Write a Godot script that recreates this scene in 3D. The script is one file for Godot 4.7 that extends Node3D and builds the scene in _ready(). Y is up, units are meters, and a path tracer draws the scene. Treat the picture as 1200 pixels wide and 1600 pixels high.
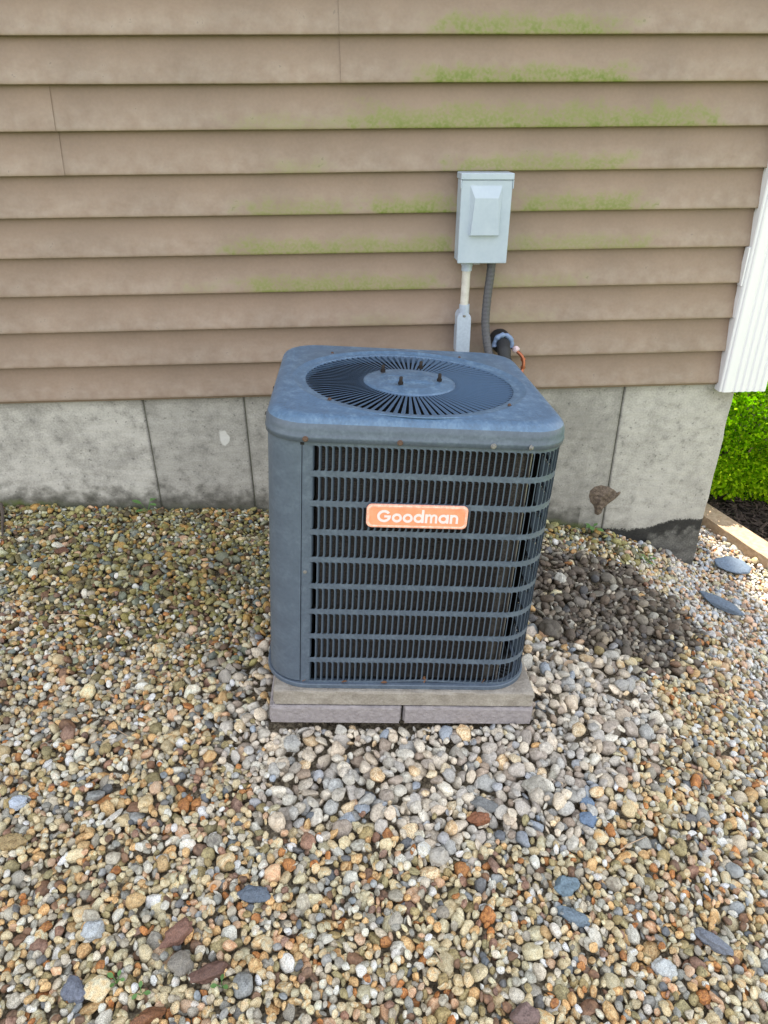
extends Node3D
# Condensing unit on a pad beside a clapboard house, in a bed of river pebbles.

const COURSE := 0.1143          # exposure of one siding course
const ROWS := 48
var rng := RandomNumberGenerator.new()
var used := {}
var M := {}

# ------------------------------------------------------------------ naming
func numbered(called: String) -> String:
	if not used.has(called):
		used[called] = 0
		return called
	used[called] += 1
	return "%s_%03d" % [called, used[called]]

func tag(o: Node3D, label: String, category: String, group := "") -> void:
	o.set_meta("label", label)
	o.set_meta("category", category)
	if group != "":
		o.set_meta("group", group)

func thing(called: String, label: String, category: String, where := Vector3.ZERO, group := "") -> Node3D:
	var o := Node3D.new()
	o.name = numbered(called)
	add_child(o, true)
	o.position = where
	tag(o, label, category, group)
	return o

func part(called: String, mesh: Mesh, m: Material, parent: Node) -> MeshInstance3D:
	var o := MeshInstance3D.new()
	o.mesh = mesh
	if m != null:
		o.material_override = m
	o.name = called
	parent.add_child(o, true)
	return o

# ------------------------------------------------------------------ shapes
func st_new() -> SurfaceTool:
	var s := SurfaceTool.new()
	s.begin(Mesh.PRIMITIVE_TRIANGLES)
	return s

func quad(s: SurfaceTool, a: Vector3, b: Vector3, c: Vector3, d: Vector3) -> void:
	# a b c d run clockwise seen from the front
	for v in [a, b, c, a, c, d]:
		s.add_vertex(v)

func tri(s: SurfaceTool, a: Vector3, b: Vector3, c: Vector3) -> void:
	s.add_vertex(a); s.add_vertex(b); s.add_vertex(c)

func done(s: SurfaceTool) -> ArrayMesh:
	s.generate_normals()
	return s.commit()

func bevel_box(s: SurfaceTool, lo: Vector3, hi: Vector3, b: float) -> void:
	# a box with chamfered edges
	s.set_smooth_group(-1)
	var c := (lo + hi) * 0.5
	var h := (hi - lo) * 0.5
	for ax in 3:
		for sg in [-1.0, 1.0]:
			var u := (ax + 1) % 3
			var w := (ax + 2) % 3
			var p: Array[Vector3] = []
			for k in [[-1, -1], [1, -1], [1, 1], [-1, 1]]:
				var v := Vector3.ZERO
				v[ax] = sg * h[ax]
				v[u] = k[0] * (h[u] - b)
				v[w] = k[1] * (h[w] - b)
				p.append(c + v)
			if sg > 0: quad(s, p[3], p[2], p[1], p[0])
			else: quad(s, p[0], p[1], p[2], p[3])
	for ax in 3:
		var u := (ax + 1) % 3
		var w := (ax + 2) % 3
		for su in [-1.0, 1.0]:
			for sw in [-1.0, 1.0]:
				var a := Vector3.ZERO
				var d := Vector3.ZERO
				a[u] = su * h[u]; a[w] = sw * (h[w] - b)
				d[u] = su * (h[u] - b); d[w] = sw * h[w]
				var a0 := a; var a1 := a; var d0 := d; var d1 := d
				a0[ax] = -(h[ax] - b); d0[ax] = a0[ax]
				a1[ax] = h[ax] - b; d1[ax] = a1[ax]
				if su * sw > 0: quad(s, c + a0, c + a1, c + d1, c + d0)
				else: quad(s, c + d0, c + d1, c + a1, c + a0)
	for sx in [-1.0, 1.0]:
		for sy in [-1.0, 1.0]:
			for sz in [-1.0, 1.0]:
				var q := Vector3(sx, sy, sz)
				var a := c + Vector3(sx * h.x, sy * (h.y - b), sz * (h.z - b))
				var e := c + Vector3(sx * (h.x - b), sy * h.y, sz * (h.z - b))
				var f := c + Vector3(sx * (h.x - b), sy * (h.y - b), sz * h.z)
				if q.x * q.y * q.z > 0: tri(s, a, f, e)
				else: tri(s, a, e, f)

func box_mesh(lo: Vector3, hi: Vector3, b := 0.002) -> ArrayMesh:
	var s := st_new()
	bevel_box(s, lo, hi, b)
	return done(s)

func tube(s: SurfaceTool, pts: PackedVector3Array, radii: PackedFloat32Array, n := 14, caps := true) -> void:
	s.set_smooth_group(0)
	var rings: Array = []
	var up := Vector3(0.13, 0.31, 0.94).normalized()
	for i in pts.size():
		var d := (pts[mini(i + 1, pts.size() - 1)] - pts[maxi(i - 1, 0)]).normalized()
		var x := up.cross(d).normalized()
		up = d.cross(x).normalized()
		var ring: Array[Vector3] = []
		for k in n:
			var a := TAU * k / n
			ring.append(pts[i] + (x * cos(a) + up * sin(a)) * radii[i])
		rings.append(ring)
	for i in pts.size() - 1:
		for k in n:
			var k2 := (k + 1) % n
			quad(s, rings[i][k], rings[i + 1][k], rings[i + 1][k2], rings[i][k2])
	if caps:
		s.set_smooth_group(-1)
		for k in n:
			var k2 := (k + 1) % n
			tri(s, pts[0], rings[0][k], rings[0][k2])
			var l := pts.size() - 1
			tri(s, pts[l], rings[l][k2], rings[l][k])

func even(r: float, n: int) -> PackedFloat32Array:
	var a := PackedFloat32Array()
	a.resize(n)
	a.fill(r)
	return a

func smooth_path(ctrl: Array, n: int) -> PackedVector3Array:
	var c := Curve3D.new()
	for i in ctrl.size():
		var d: Vector3 = (ctrl[mini(i + 1, ctrl.size() - 1)] - ctrl[maxi(i - 1, 0)]) / 6.0
		c.add_point(ctrl[i], -d, d)
	var out := PackedVector3Array()
	for i in n + 1:
		out.append(c.sample_baked(c.get_baked_length() * i / n, true))
	return out

# ------------------------------------------------------------------ textures
func noise(sd: int, f: float, oct := 4, kind := FastNoiseLite.TYPE_SIMPLEX_SMOOTH) -> FastNoiseLite:
	var n := FastNoiseLite.new()
	n.seed = sd
	n.noise_type = kind
	n.frequency = f
	n.fractal_octaves = oct
	return n

func gray(sd: int, f: float, oct: int, w: int, h: int) -> PackedByteArray:
	# raw 0..255 noise, one byte per pixel, tiling
	var im := noise(sd, f, oct).get_seamless_image(w, h, false, false, 0.1, true)
	im.convert(Image.FORMAT_L8)
	return im.get_data()

func tex_of(data: PackedByteArray, w: int, h: int) -> ImageTexture:
	var im := Image.create_from_data(w, h, false, Image.FORMAT_RGB8, data)
	im.generate_mipmaps()
	return ImageTexture.create_from_image(im)

func bump_tex(bytes: PackedByteArray, w: int, h: int, amount: float) -> ImageTexture:
	var im := Image.create_from_data(w, h, false, Image.FORMAT_L8, bytes)
	im.convert(Image.FORMAT_RGB8)
	im.bump_map_to_normal_map(amount)
	im.generate_mipmaps()
	return ImageTexture.create_from_image(im)

func mottled(n: int, c0: Color, c1: Color, f1: float, f2: float, sd: int, contrast := 1.0) -> ImageTexture:
	# two scales of noise between two sRGB colours
	var a := gray(sd, f1, 4, n, n)
	var b := gray(sd + 7, f2, 3, n, n)
	var d := PackedByteArray()
	d.resize(n * n * 3)
	for i in n * n:
		var t := clampf(0.5 + ((a[i] * 0.6 + b[i] * 0.4) / 255.0 - 0.5) * contrast, 0.0, 1.0)
		d[i * 3] = int(255 * lerpf(c0.r, c1.r, t))
		d[i * 3 + 1] = int(255 * lerpf(c0.g, c1.g, t))
		d[i * 3 + 2] = int(255 * lerpf(c0.b, c1.b, t))
	return tex_of(d, n, n)

func mat(c: Color, rough := 0.7, metal := 0.0) -> StandardMaterial3D:
	var m := StandardMaterial3D.new()
	m.albedo_color = c
	m.roughness = rough
	m.metallic = metal
	return m

func tri_mat(tex: Texture2D, scale: float, rough: float, nrm: Texture2D = null, ns := 0.5, world := false) -> StandardMaterial3D:
	var m := StandardMaterial3D.new()
	m.albedo_texture = tex
	m.roughness = rough
	m.uv1_triplanar = true
	m.uv1_world_triplanar = world
	m.uv1_scale = Vector3.ONE / scale
	if nrm != null:
		m.normal_enabled = true
		m.normal_texture = nrm
		m.normal_scale = ns
	return m

# px stains on the clapboards: course, x from, x to (metres), strength, height of the stain as a share of the course
const ALGAE := [[9, 0.296, 0.819, 0.90, 0.36], [8, 0.245, 0.857, 1.00, 0.32], [7, 0.069, 1.129, 0.90, 0.50], [7, -0.299, 0.069, 0.35, 0.30],
	[6, 0.336, 0.895, 0.75, 0.33], [6, -0.208, -0.038, 0.35, 0.25], [5, -0.276, 0.034, 0.60, 0.32], [5, 0.103, 0.370, 1.00, 0.36],
	[5, 0.539, 0.945, 0.85, 0.42], [4, -0.346, 0.375, 0.80, 0.36], [4, 0.528, 1.007, 0.55, 0.33], [3, -0.490, -0.410, 0.30, 0.30],
	[3, -0.309, 0.296, 0.75, 0.40], [3, 0.453, 0.771, 0.40, 0.30], [2, 0.013, 0.225, 0.20, 0.30], [2, 0.481, 0.676, 0.20, 0.30]]

func siding_texture() -> ImageTexture:
	# x -1.2..1.4 m, y 0..1.2 m
	var w := 2048
	var h := 1024
	var big := gray(11, 0.004, 4, w, h)
	var fine := gray(12, 0.09, 3, w, h)
	var mid := gray(13, 0.02, 5, w, h)
	var hs := noise(14, 1.0, 3)
	var d := PackedByteArray()
	d.resize(w * h * 3)
	for j in h:
		var y := 1.2 * (1.0 - (j + 0.5) / h)
		var k := int(y / COURSE)
		var v := y / COURSE - k            # 0 at the lip of the course
		var spots: Array = []
		for a in ALGAE:
			if a[0] == k: spots.append(a)
		var lip_pale := 0.85 * smoothstep(0.85, 0.15, v)  # each course grows paler down towards its lip
		for i in w:
			var q := j * w + i
			var x := -1.2 + 2.6 * (i + 0.5) / w
			var n0 := big[q] / 255.0
			var n1 := mid[q] / 255.0
			var n2 := fine[q] / 255.0
			var lum := 0.97 + (n0 - 0.5) * 0.10 + (n2 - 0.5) * 0.05
			var ch := clampf(lip_pale * (0.55 + (n1 - 0.5) * 0.9), 0.0, 1.0)
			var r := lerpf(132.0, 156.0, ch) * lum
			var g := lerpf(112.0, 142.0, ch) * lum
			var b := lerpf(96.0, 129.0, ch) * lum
			if n1 > 0.80 and n2 > 0.66 and v < 0.5:
				r *= 0.86; g *= 0.86; b *= 0.86
			for a in spots:
				if x < a[1] - 0.08 or x > a[2] + 0.08: continue
				var edge := smoothstep(-0.05, 0.06, x - a[1] + (n1 - 0.5) * 0.12) * smoothstep(-0.05, 0.06, a[2] - x + (n1 - 0.5) * 0.12)
				var top: float = a[4] * (0.55 + 0.9 * (0.5 + 0.5 * hs.get_noise_2d(x * 9.0, k * 17.0)) + (n1 - 0.5) * 0.55 + (n2 - 0.5) * 0.35)
				var f: float = a[3] * edge * smoothstep(top + 0.16, top * 0.55 - 0.02, v) * clampf(0.80 + (n1 - 0.5) * 0.7 + (n2 - 0.5) * 1.0, 0.0, 1.0)
				var dark: float = clampf((n1 - 0.40) * 1.7 + (n2 - 0.5) * 0.8, 0.0, 1.0) * a[3] * smoothstep(0.35, 0.05, v)
				r = lerpf(r, lerpf(115.0, 88.0, dark), f)
				g = lerpf(g, lerpf(119.0, 104.0, dark), f)
				b = lerpf(b, lerpf(64.0, 26.0, dark), f)
			d[q * 3] = clampi(int(r), 0, 255)
			d[q * 3 + 1] = clampi(int(g), 0, 255)
			d[q * 3 + 2] = clampi(int(b), 0, 255)
	return tex_of(d, w, h)

func concrete_texture() -> ImageTexture:
	# foundation: x -1.3..1.42 m, y -1.0..0.02 m
	var w := 2048
	var h := 768
	var big := gray(21, 0.006, 5, w, h)
	var mid := gray(22, 0.022, 5, w, h)
	var fine := gray(23, 0.15, 3, w, h)
	var pits := gray(24, 0.06, 2, w, h)
	var hs := noise(25, 1.0, 4)
	var tar := [[0.97, -0.60], [1.037, -0.592], [1.11, -0.604], [1.177, -0.595], [1.23, -0.578], [1.284, -0.561], [1.391, -0.566], [1.45, -0.566]]
	var d := PackedByteArray()
	d.resize(w * h * 3)
	for i in w:
		var x := -1.3 + 2.72 * (i + 0.5) / w
		var tone := 1.0
		if x < -0.69: tone = 1.03
		elif x < -0.345: tone = 0.98
		elif x < 0.2: tone = 1.0
		elif x < 0.996: tone = 0.95
		else: tone = 1.03
		var seam := 9.0
		for sx in [-0.69, -0.346, 0.2, 0.996]: seam = minf(seam, absf(x - sx))
		var gl: float = contact(x)
		var tl := -9.0
		for t in tar.size() - 1:
			if x >= tar[t][0] and x < tar[t + 1][0]:
				tl = lerpf(tar[t][1], tar[t + 1][1], (x - tar[t][0]) / (tar[t + 1][0] - tar[t][0])) + hs.get_noise_2d(x * 30.0, 3.0) * 0.006
		for j in h:
			var y := 0.02 - 1.02 * (j + 0.5) / h
			var q := j * w + i
			var n0 := big[q] / 255.0
			var n1 := mid[q] / 255.0
			var n2 := fine[q] / 255.0
			var n3 := pits[q] / 255.0
			# pale lime bloom over grey cement
			var bloom := (0.35 if x > 0.9 else 0.2) + (0.75 if x < -0.69 else 0.5) * smoothstep(0.25, 0.75, n0 * 0.6 + n1 * 0.4 + (n2 - 0.5) * 0.25 + (0.06 if tone > 0.95 else -0.05))
			var r := lerpf(146.0, 178.0, bloom)
			var g := lerpf(144.0, 176.0, bloom)
			var b := lerpf(138.0, 169.0, bloom)
			var l := tone * (0.97 + (n2 - 0.5) * 0.12 + (n1 - 0.5) * 0.08)
			if n3 > 0.83 and n2 > 0.45: l *= 0.72                       # air holes
			if n1 < 0.26: l *= lerpf(0.82, 1.0, n1 / 0.26)                 # dark blotches
			l *= lerpf(0.86, 1.0, smoothstep(0.0, 0.014, seam))
			if y > -0.03: l *= lerpf(1.0, 0.9, n1)
			r *= l; g *= l; b *= l
			# damp and green just above the pebbles
			var up := y - gl
			var damp := smoothstep(0.11, 0.01, up + (n1 - 0.5) * 0.08) * 0.42
			if x > 0.9: damp *= 0.3
			r *= 1.0 - damp; g *= 1.0 - damp; b *= 1.0 - damp * 1.05
			var moss := smoothstep(0.035, 0.0, up + (n1 - 0.5) * 0.03) * (smoothstep(-1.0, -1.2, x) * 0.9 + 0.15 + smoothstep(0.35, 0.9, x) * smoothstep(1.05, 0.9, x) * 0.6)
			r = lerpf(r, 92.0, moss); g = lerpf(g, 104.0, moss); b = lerpf(b, 50.0, moss)
			# old damp-proofing tar near the corner
			if tl > -5.0 and y < tl:
				var depth := tl - y
				var f := smoothstep(0.0, 0.008, depth + (n2 - 0.5) * 0.02)
				var worn := smoothstep(0.035, 0.075, depth + (n1 - 0.5) * 0.07) * smoothstep(1.10, 1.20, x) * 0.75
				var tr := lerpf(44.0, 104.0, worn) * (0.75 + n2 * 0.5 + (n1 - 0.5) * 0.5)
				r = lerpf(r, tr, f); g = lerpf(g, tr * 0.99, f); b = lerpf(b, tr * 0.95, f)
			# the pale splash
			var e := Vector2((x + 0.431) / 0.017, (y + 0.161) / 0.028).length() + (n1 - 0.5) * 0.9
			var sp := smoothstep(1.1, 0.8, e)
			r = lerpf(r, 196.0, sp); g = lerpf(g, 196.0, sp); b = lerpf(b, 192.0, sp)
			d[q * 3] = clampi(int(r), 0, 255)
			d[q * 3 + 1] = clampi(int(g), 0, 255)
			d[q * 3 + 2] = clampi(int(b), 0, 255)
	return tex_of(d, w, h)

func paint_texture(n: int, base: Color, pale: Color, dark: Color, sd: int) -> ImageTexture:
	# chalky, streaked, sun-worn enamel
	var a := gray(sd, 0.012, 5, n, n)
	var b := gray(sd + 1, 0.05, 4, n, n)
	var c := gray(sd + 2, 0.22, 2, n, n)
	var d := PackedByteArray()
	d.resize(n * n * 3)
	for i in n * n:
		var t := smoothstep(0.50, 0.72, a[i] / 255.0 * 0.6 + b[i] / 255.0 * 0.4)
		var u := smoothstep(0.50, 0.25, a[i] / 255.0 * 0.4 + b[i] / 255.0 * 0.6) * 0.6
		var col := base.lerp(pale, t * 0.6).lerp(dark, u)
		var l := 1.0 + (c[i] / 255.0 - 0.5) * 0.08
		if c[i] > 222 and b[i] > 150: l = 1.25
		d[i * 3] = clampi(int(255 * col.r * l), 0, 255)
		d[i * 3 + 1] = clampi(int(255 * col.g * l), 0, 255)
		d[i * 3 + 2] = clampi(int(255 * col.b * l), 0, 255)
	return tex_of(d, n, n)

func speckle_texture(n: int, lo: float, amount: float, grain: float, sd: int) -> ImageTexture:
	# neutral grain that multiplies a stone's own colour
	var a := gray(sd, 0.03, 4, n, n)
	var b := gray(sd + 1, grain, 2, n, n)
	var c := gray(sd + 2, grain * 1.7, 1, n, n)
	var d := PackedByteArray()
	d.resize(n * n * 3)
	for i in n * n:
		var t := lo + (a[i] / 255.0 - 0.5) * 0.30 + (b[i] / 255.0 - 0.5) * amount
		if c[i] < 62: t -= amount * 0.55
		if c[i] > 205: t += amount * 0.35
		t = clampf(t, 0.12, 1.0)
		var warm := (a[(i * 7 + 991) % (n * n)] / 255.0 - 0.5) * 0.02
		d[i * 3] = clampi(int(255 * t * (1.0 + warm)), 0, 255)
		d[i * 3 + 1] = clampi(int(255 * t), 0, 255)
		d[i * 3 + 2] = clampi(int(255 * t * (1.0 - warm)), 0, 255)
	return tex_of(d, n, n)

func coil_texture() -> Array:
	# fin stack of the condenser coil: fine vertical fins crossed by tube rows
	var w := 512
	var h := 512
	var f := gray(41, 0.02, 4, w, h)
	var g := gray(42, 0.12, 2, w, h)
	var d := PackedByteArray()
	d.resize(w * h * 3)
	var bm := PackedByteArray()
	bm.resize(w * h)
	for j in h:
		var row := 0.5 + 0.5 * cos(TAU * j / 16.0)
		for i in w:
			var q := j * w + i
			var fin := 0.5 + 0.5 * cos(TAU * i / 8.0)
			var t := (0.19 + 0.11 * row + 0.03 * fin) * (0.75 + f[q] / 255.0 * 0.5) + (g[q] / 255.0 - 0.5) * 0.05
			if g[q] > 236: t += 0.25
			d[q * 3] = clampi(int(255 * t * 1.06), 0, 255)
			d[q * 3 + 1] = clampi(int(255 * t * 0.99), 0, 255)
			d[q * 3 + 2] = clampi(int(255 * t * 0.93), 0, 255)
			bm[q] = int(255 * clampf(row * 0.8 + fin * 0.2, 0, 1))
	return [tex_of(d, w, h), bump_tex(bm, w, h, 6.0)]

func make_materials() -> void:
	var fine := bump_tex(gray(51, 0.12, 4, 512, 512), 512, 512, 3.0)
	var rough := bump_tex(gray(52, 0.05, 5, 512, 512), 512, 512, 8.0)
	M.siding = mat(Color.WHITE, 0.55)
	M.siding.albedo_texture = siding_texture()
	M.siding.normal_enabled = true
	M.siding.normal_texture = fine
	M.siding.normal_scale = 0.08
	M.concrete = mat(Color.WHITE, 0.92)
	M.concrete.albedo_texture = concrete_texture()
	M.concrete.normal_enabled = true
	M.concrete.normal_texture = rough
	M.concrete.normal_scale = 0.12
	M.wall = mat(Color8(139, 119, 98), 0.7)
	M.roof = mat(Color8(70, 66, 62), 0.95)
	M.vinyl = mat(Color8(221, 222, 226), 0.4)
	M.trim_dark = mat(Color8(120, 102, 84), 0.6)
	M.unit = tri_mat(paint_texture(1024, Color8(79, 91, 106), Color8(95, 108, 122), Color8(68, 79, 93), 61), 0.55, 0.42, fine, 0.10)
	M.cap = tri_mat(paint_texture(1024, Color8(80, 107, 136), Color8(116, 141, 164), Color8(68, 88, 110), 71), 0.5, 0.40, fine, 0.14)  # same paint as the unit, with blue sky light mixed into its colour
	M.blade = mat(Color8(64, 90, 119), 0.42)
	M.louvre = mat(Color8(72, 85, 101), 0.5)
	M.dark = mat(Color8(24, 25, 27), 0.7)
	M.black = mat(Color8(14, 14, 15), 0.85)
	var ct := coil_texture()
	M.coil = tri_mat(ct[0], 0.12, 0.5, ct[1], 0.9)
	M.coil.metallic = 0.35
	M.coil_sheen = M.coil.duplicate()  # paler copy of the coil, the sheen on its bend painted as colour
	M.coil_sheen.albedo_color = Color(1.0, 1.0, 1.0)
	M.coil_sheen.metallic = 0.1
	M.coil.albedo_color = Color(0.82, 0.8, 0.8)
	M.coil_end = mat(Color8(150, 146, 142), 0.4, 0.7)
	M.rust = tri_mat(mottled(128, Color8(62, 44, 34), Color8(124, 100, 84), 0.05, 0.2, 81, 1.6), 0.01, 0.8)
	M.screw = mat(Color8(128, 126, 124), 0.45, 0.3)
	M.stud = mat(Color8(40, 34, 30), 0.5, 0.5)
	M.orange = tri_mat(mottled(256, Color8(230, 142, 104), Color8(243, 164, 128), 0.012, 0.1, 84, 1.3), 0.12, 0.45)
	M.orange_rim = tri_mat(mottled(256, Color8(236, 150, 118), Color8(250, 206, 190), 0.03, 0.12, 87, 1.8), 0.12, 0.4)
	M.letter = mat(Color8(236, 214, 214), 0.5)
	M.slab = tri_mat(mottled(512, Color8(120, 113, 104), Color8(164, 158, 149), 0.012, 0.14, 91, 1.5), 0.45, 0.9, rough, 0.3)
	M.paver = tri_mat(mottled(512, Color8(126, 120, 122), Color8(156, 150, 151), 0.03, 0.25, 94, 1.4), 0.3, 0.95, rough, 0.5)
	M.enamel = tri_mat(mottled(256, Color8(160, 173, 189), Color8(172, 184, 198), 0.02, 0.1, 97, 1.2), 0.4, 0.38)
	M.pvc = tri_mat(mottled(256, Color8(178, 175, 168), Color8(206, 204, 198), 0.02, 0.1, 101, 1.3), 0.2, 0.5)
	M.alloy = tri_mat(mottled(256, Color8(156, 168, 186), Color8(178, 190, 206), 0.03, 0.2, 104, 1.2), 0.1, 0.38)
	M.whip = tri_mat(mottled(256, Color8(56, 56, 60), Color8(92, 92, 97), 0.04, 0.2, 107, 1.7), 0.05, 0.5)
	M.foam = tri_mat(mottled(256, Color8(22, 23, 26), Color8(44, 46, 50), 0.05, 0.2, 110, 1.4), 0.06, 0.6)
	M.putty = mat(Color8(112, 132, 164), 0.5)
	M.sealant = mat(Color8(204, 184, 190), 0.7)
	M.copper = mat(Color8(168, 104, 76), 0.45, 0.8)
	M.soil = tri_mat(mottled(512, Color8(58, 50, 42), Color8(112, 98, 82), 0.03, 0.15, 113, 1.8), 0.25, 1.0, rough, 0.8, true)
	M.gravel_far = tri_mat(mottled(512, Color8(92, 82, 68), Color8(190, 176, 150), 0.06, 0.15, 116, 2.2), 0.5, 1.0, rough, 0.8, true)
	M.lawn = tri_mat(mottled(512, Color8(70, 96, 38), Color8(128, 148, 70), 0.02, 0.2, 119, 1.6), 0.7, 1.0, rough, 0.6, true)
	M.mulch = tri_mat(mottled(256, Color8(30, 22, 18), Color8(60, 46, 38), 0.03, 0.2, 122, 1.8), 0.15, 1.0, rough, 0.8, true)  # darkened all over to carry the shade of the shrubs
	M.timber = tri_mat(mottled(512, Color8(158, 134, 108), Color8(194, 172, 146), 0.02, 0.15, 125, 1.5), 0.3, 0.9, rough, 0.3)
	M.bark = mat(Color8(84, 70, 56), 0.95)
	M.twig = tri_mat(mottled(256, Color8(62, 54, 48), Color8(104, 94, 84), 0.05, 0.2, 128, 1.6), 0.03, 0.95)
	M.mortar = tri_mat(mottled(256, Color8(70, 60, 52), Color8(128, 114, 100), 0.03, 0.12, 131, 2.0), 0.16, 0.95, rough, 0.6)
	M.stone = []
	for a in [[0.86, 1.0, 0.14, 141, 0.12], [0.88, 0.70, 0.09, 151, 0.14], [0.92, 0.34, 0.07, 161, 0.17]]:
		var m := tri_mat(speckle_texture(512, a[0], a[1], a[2], a[3]), a[4], 0.72, rough, 0.45, true)
		m.vertex_color_use_as_albedo = true
		M.stone.append(m)
	var lf := StandardMaterial3D.new()
	lf.vertex_color_use_as_albedo = true
	lf.roughness = 0.75
	lf.metallic_specular = 0.25
	lf.backlight_enabled = true
	lf.backlight = Color(0.70, 0.95, 0.02)
	M.leaf = lf
	M.weed = mat(Color8(84, 120, 62), 0.6)
	M.weed.backlight_enabled = true
	M.weed.backlight = Color(0.1, 0.2, 0.03)
	M.litter = mat(Color8(122, 84, 56), 0.9)

# ------------------------------------------------------------------ the lie of the land
const GX := [-3.0, -1.27, -0.72, -0.31, 0.3, 0.65, 0.79, 1.01, 1.19, 1.40, 1.6, 2.0]
const G0 := [-0.40, -0.41, -0.44, -0.468, -0.49, -0.54, -0.572, -0.615, -0.685, -0.80, -0.835, -0.86]
const GF := [-0.46, -0.465, -0.475, -0.485, -0.515, -0.54, -0.56, -0.61, -0.68, -0.765, -0.82, -0.86]

func interp(v: Array, x: float) -> float:
	if x <= GX[0]: return v[0]
	for i in GX.size() - 1:
		if x < GX[i + 1]:
			return lerpf(v[i], v[i + 1], (x - GX[i]) / (GX[i + 1] - GX[i]))
	return v[v.size() - 1]

func contact(x: float) -> float:
	return interp(G0, x)

func ground(x: float, z: float) -> float:
	var w := smoothstep(0.0, 1.1, z)
	return interp(G0, x) * (1.0 - w) + interp(GF, x) * w - 0.03 * clampf(z - 1.0, 0.0, 3.0)

func sheet(xs: Array, zs: Array, lift: float) -> ArrayMesh:
	var s := st_new()
	s.set_smooth_group(0)
	for i in xs.size() - 1:
		for j in zs.size() - 1:
			var c: Array[Vector3] = []
			for k in [[0, 0], [1, 0], [1, 1], [0, 1]]:
				var x: float = xs[i + k[0]]
				var z: float = zs[j + k[1]]
				c.append(Vector3(x, ground(x, z) + lift, z))
			quad(s, c[0], c[1], c[2], c[3])
	return done(s)

func span(a: float, b: float, n: int) -> Array:
	var o := []
	for i in n + 1: o.append(lerpf(a, b, float(i) / n))
	return o

# ------------------------------------------------------------------ house
func siding_mesh(k: int, x0: float, x1: float, proud: float, first: bool) -> ArrayMesh:
	var s := st_new()
	s.set_smooth_group(0)
	var nx := maxi(1, int((x1 - x0) / 0.12))
	var wob := noise(200 + k, 1.2, 2)
	for c in 2:
		var y0 := (k + c) * COURSE
		# height, depth of the lapped profile from the top of the course down and under its lip
		var prof := [[COURSE + 0.003, -0.0215], [COURSE * 0.72, -0.0158], [COURSE * 0.40, -0.0088], [0.010, -0.0012], [0.004, 0.0], [0.0012, -0.0006], [0.0, -0.0022], [0.0, -0.0215]]
		for i in nx:
			for j in prof.size() - 1:
				var p: Array[Vector3] = []
				var uv: Array[Vector2] = []
				for q in [[i, j], [i + 1, j], [i + 1, j + 1], [i, j + 1]]:
					var x: float = lerpf(x0, x1, float(q[0]) / nx)
					var wz := wob.get_noise_2d(x, c * 3.0) * 0.0011
					var y: float = y0 + prof[q[1]][0] + wz * 0.8
					p.append(Vector3(x, y, prof[q[1]][1] + proud + (wz if q[1] > 0 and q[1] < 7 else 0.0)))
					uv.append(Vector2((x + 1.2) / 2.6, 1.0 - (y0 + clampf(prof[q[1]][0], 0.001, COURSE - 0.001)) / 1.2))
				s.set_smooth_group(0 if j < 5 else -1)
				for t in [0, 1, 2, 0, 2, 3]:
					s.set_uv(uv[t])
					s.add_vertex(p[t])
		# cut ends
		s.set_smooth_group(-1)
		for e in [x0, x1]:
			var a := Vector3(e, y0 + COURSE, -0.0215 + proud)
			var b := Vector3(e, y0 + 0.004, proud)
			var d := Vector3(e, y0, -0.0022 + proud)
			var f := Vector3(e, y0, -0.0215 + proud)
			var uvs := Vector2((e + 1.2) / 2.6, 1.0 - (y0 + 0.06) / 1.2)
			for v in [a, b, d, a, d, f]:
				s.set_uv(uvs)
				s.add_vertex(v)
	s.generate_normals()
	s.generate_tangents()
	return s.commit()

func foundation_panel(x0: float, x1: float, z: float, right_end: bool) -> ArrayMesh:
	var s := st_new()
	var c := 0.004
	var y0 := -1.15
	var y1 := 0.012
	var xl := x0 + 0.0016
	var xr := x1 - (0.0 if right_end else 0.0016)
	var prof := [Vector2(xl, -0.05), Vector2(xl, z - c), Vector2(xl + c, z), Vector2(xr - c, z), Vector2(xr, z - c), Vector2(xr, -3.0 if right_end else -0.05)]
	var wob := noise(31, 1.0, 3)
	for i in prof.size() - 1:
		s.set_smooth_group(-1)
		var n := 1
		if i == 2 or (i >= 3 and right_end): n = 24
		for j in n:
			var ya := lerpf(y0, y1, float(j) / n)
			var yb := lerpf(y0, y1, float(j + 1) / n)
			for t in [[0, 1], [0, 0], [1, 0], [0, 1], [1, 0], [1, 1]]:
				var p: Vector2 = prof[i + t[0]]
				var y: float = yb if t[1] == 1 else ya
				var x := p.x
				if right_end and i + t[0] >= 3: x += wob.get_noise_1d(y * 40.0) * 0.007     # the cast corner is a little ragged
				s.set_uv(Vector2((x + 1.3 + (p.y - z) * 0.5) / 2.72, (0.02 - y) / 1.02))
				s.add_vertex(Vector3(x, y, p.y))
	# top ledge
	for v in [Vector3(xl, y1, z - c), Vector3(xl, y1, -0.05), Vector3(xr, y1, -0.05), Vector3(xl, y1, z - c), Vector3(xr, y1, -0.05), Vector3(xr, y1, z - c)]:
		s.set_uv(Vector2((v.x + 1.3) / 2.72, 0.01))
		s.add_vertex(v)
	s.generate_normals()
	s.generate_tangents()
	return s.commit()

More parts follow.
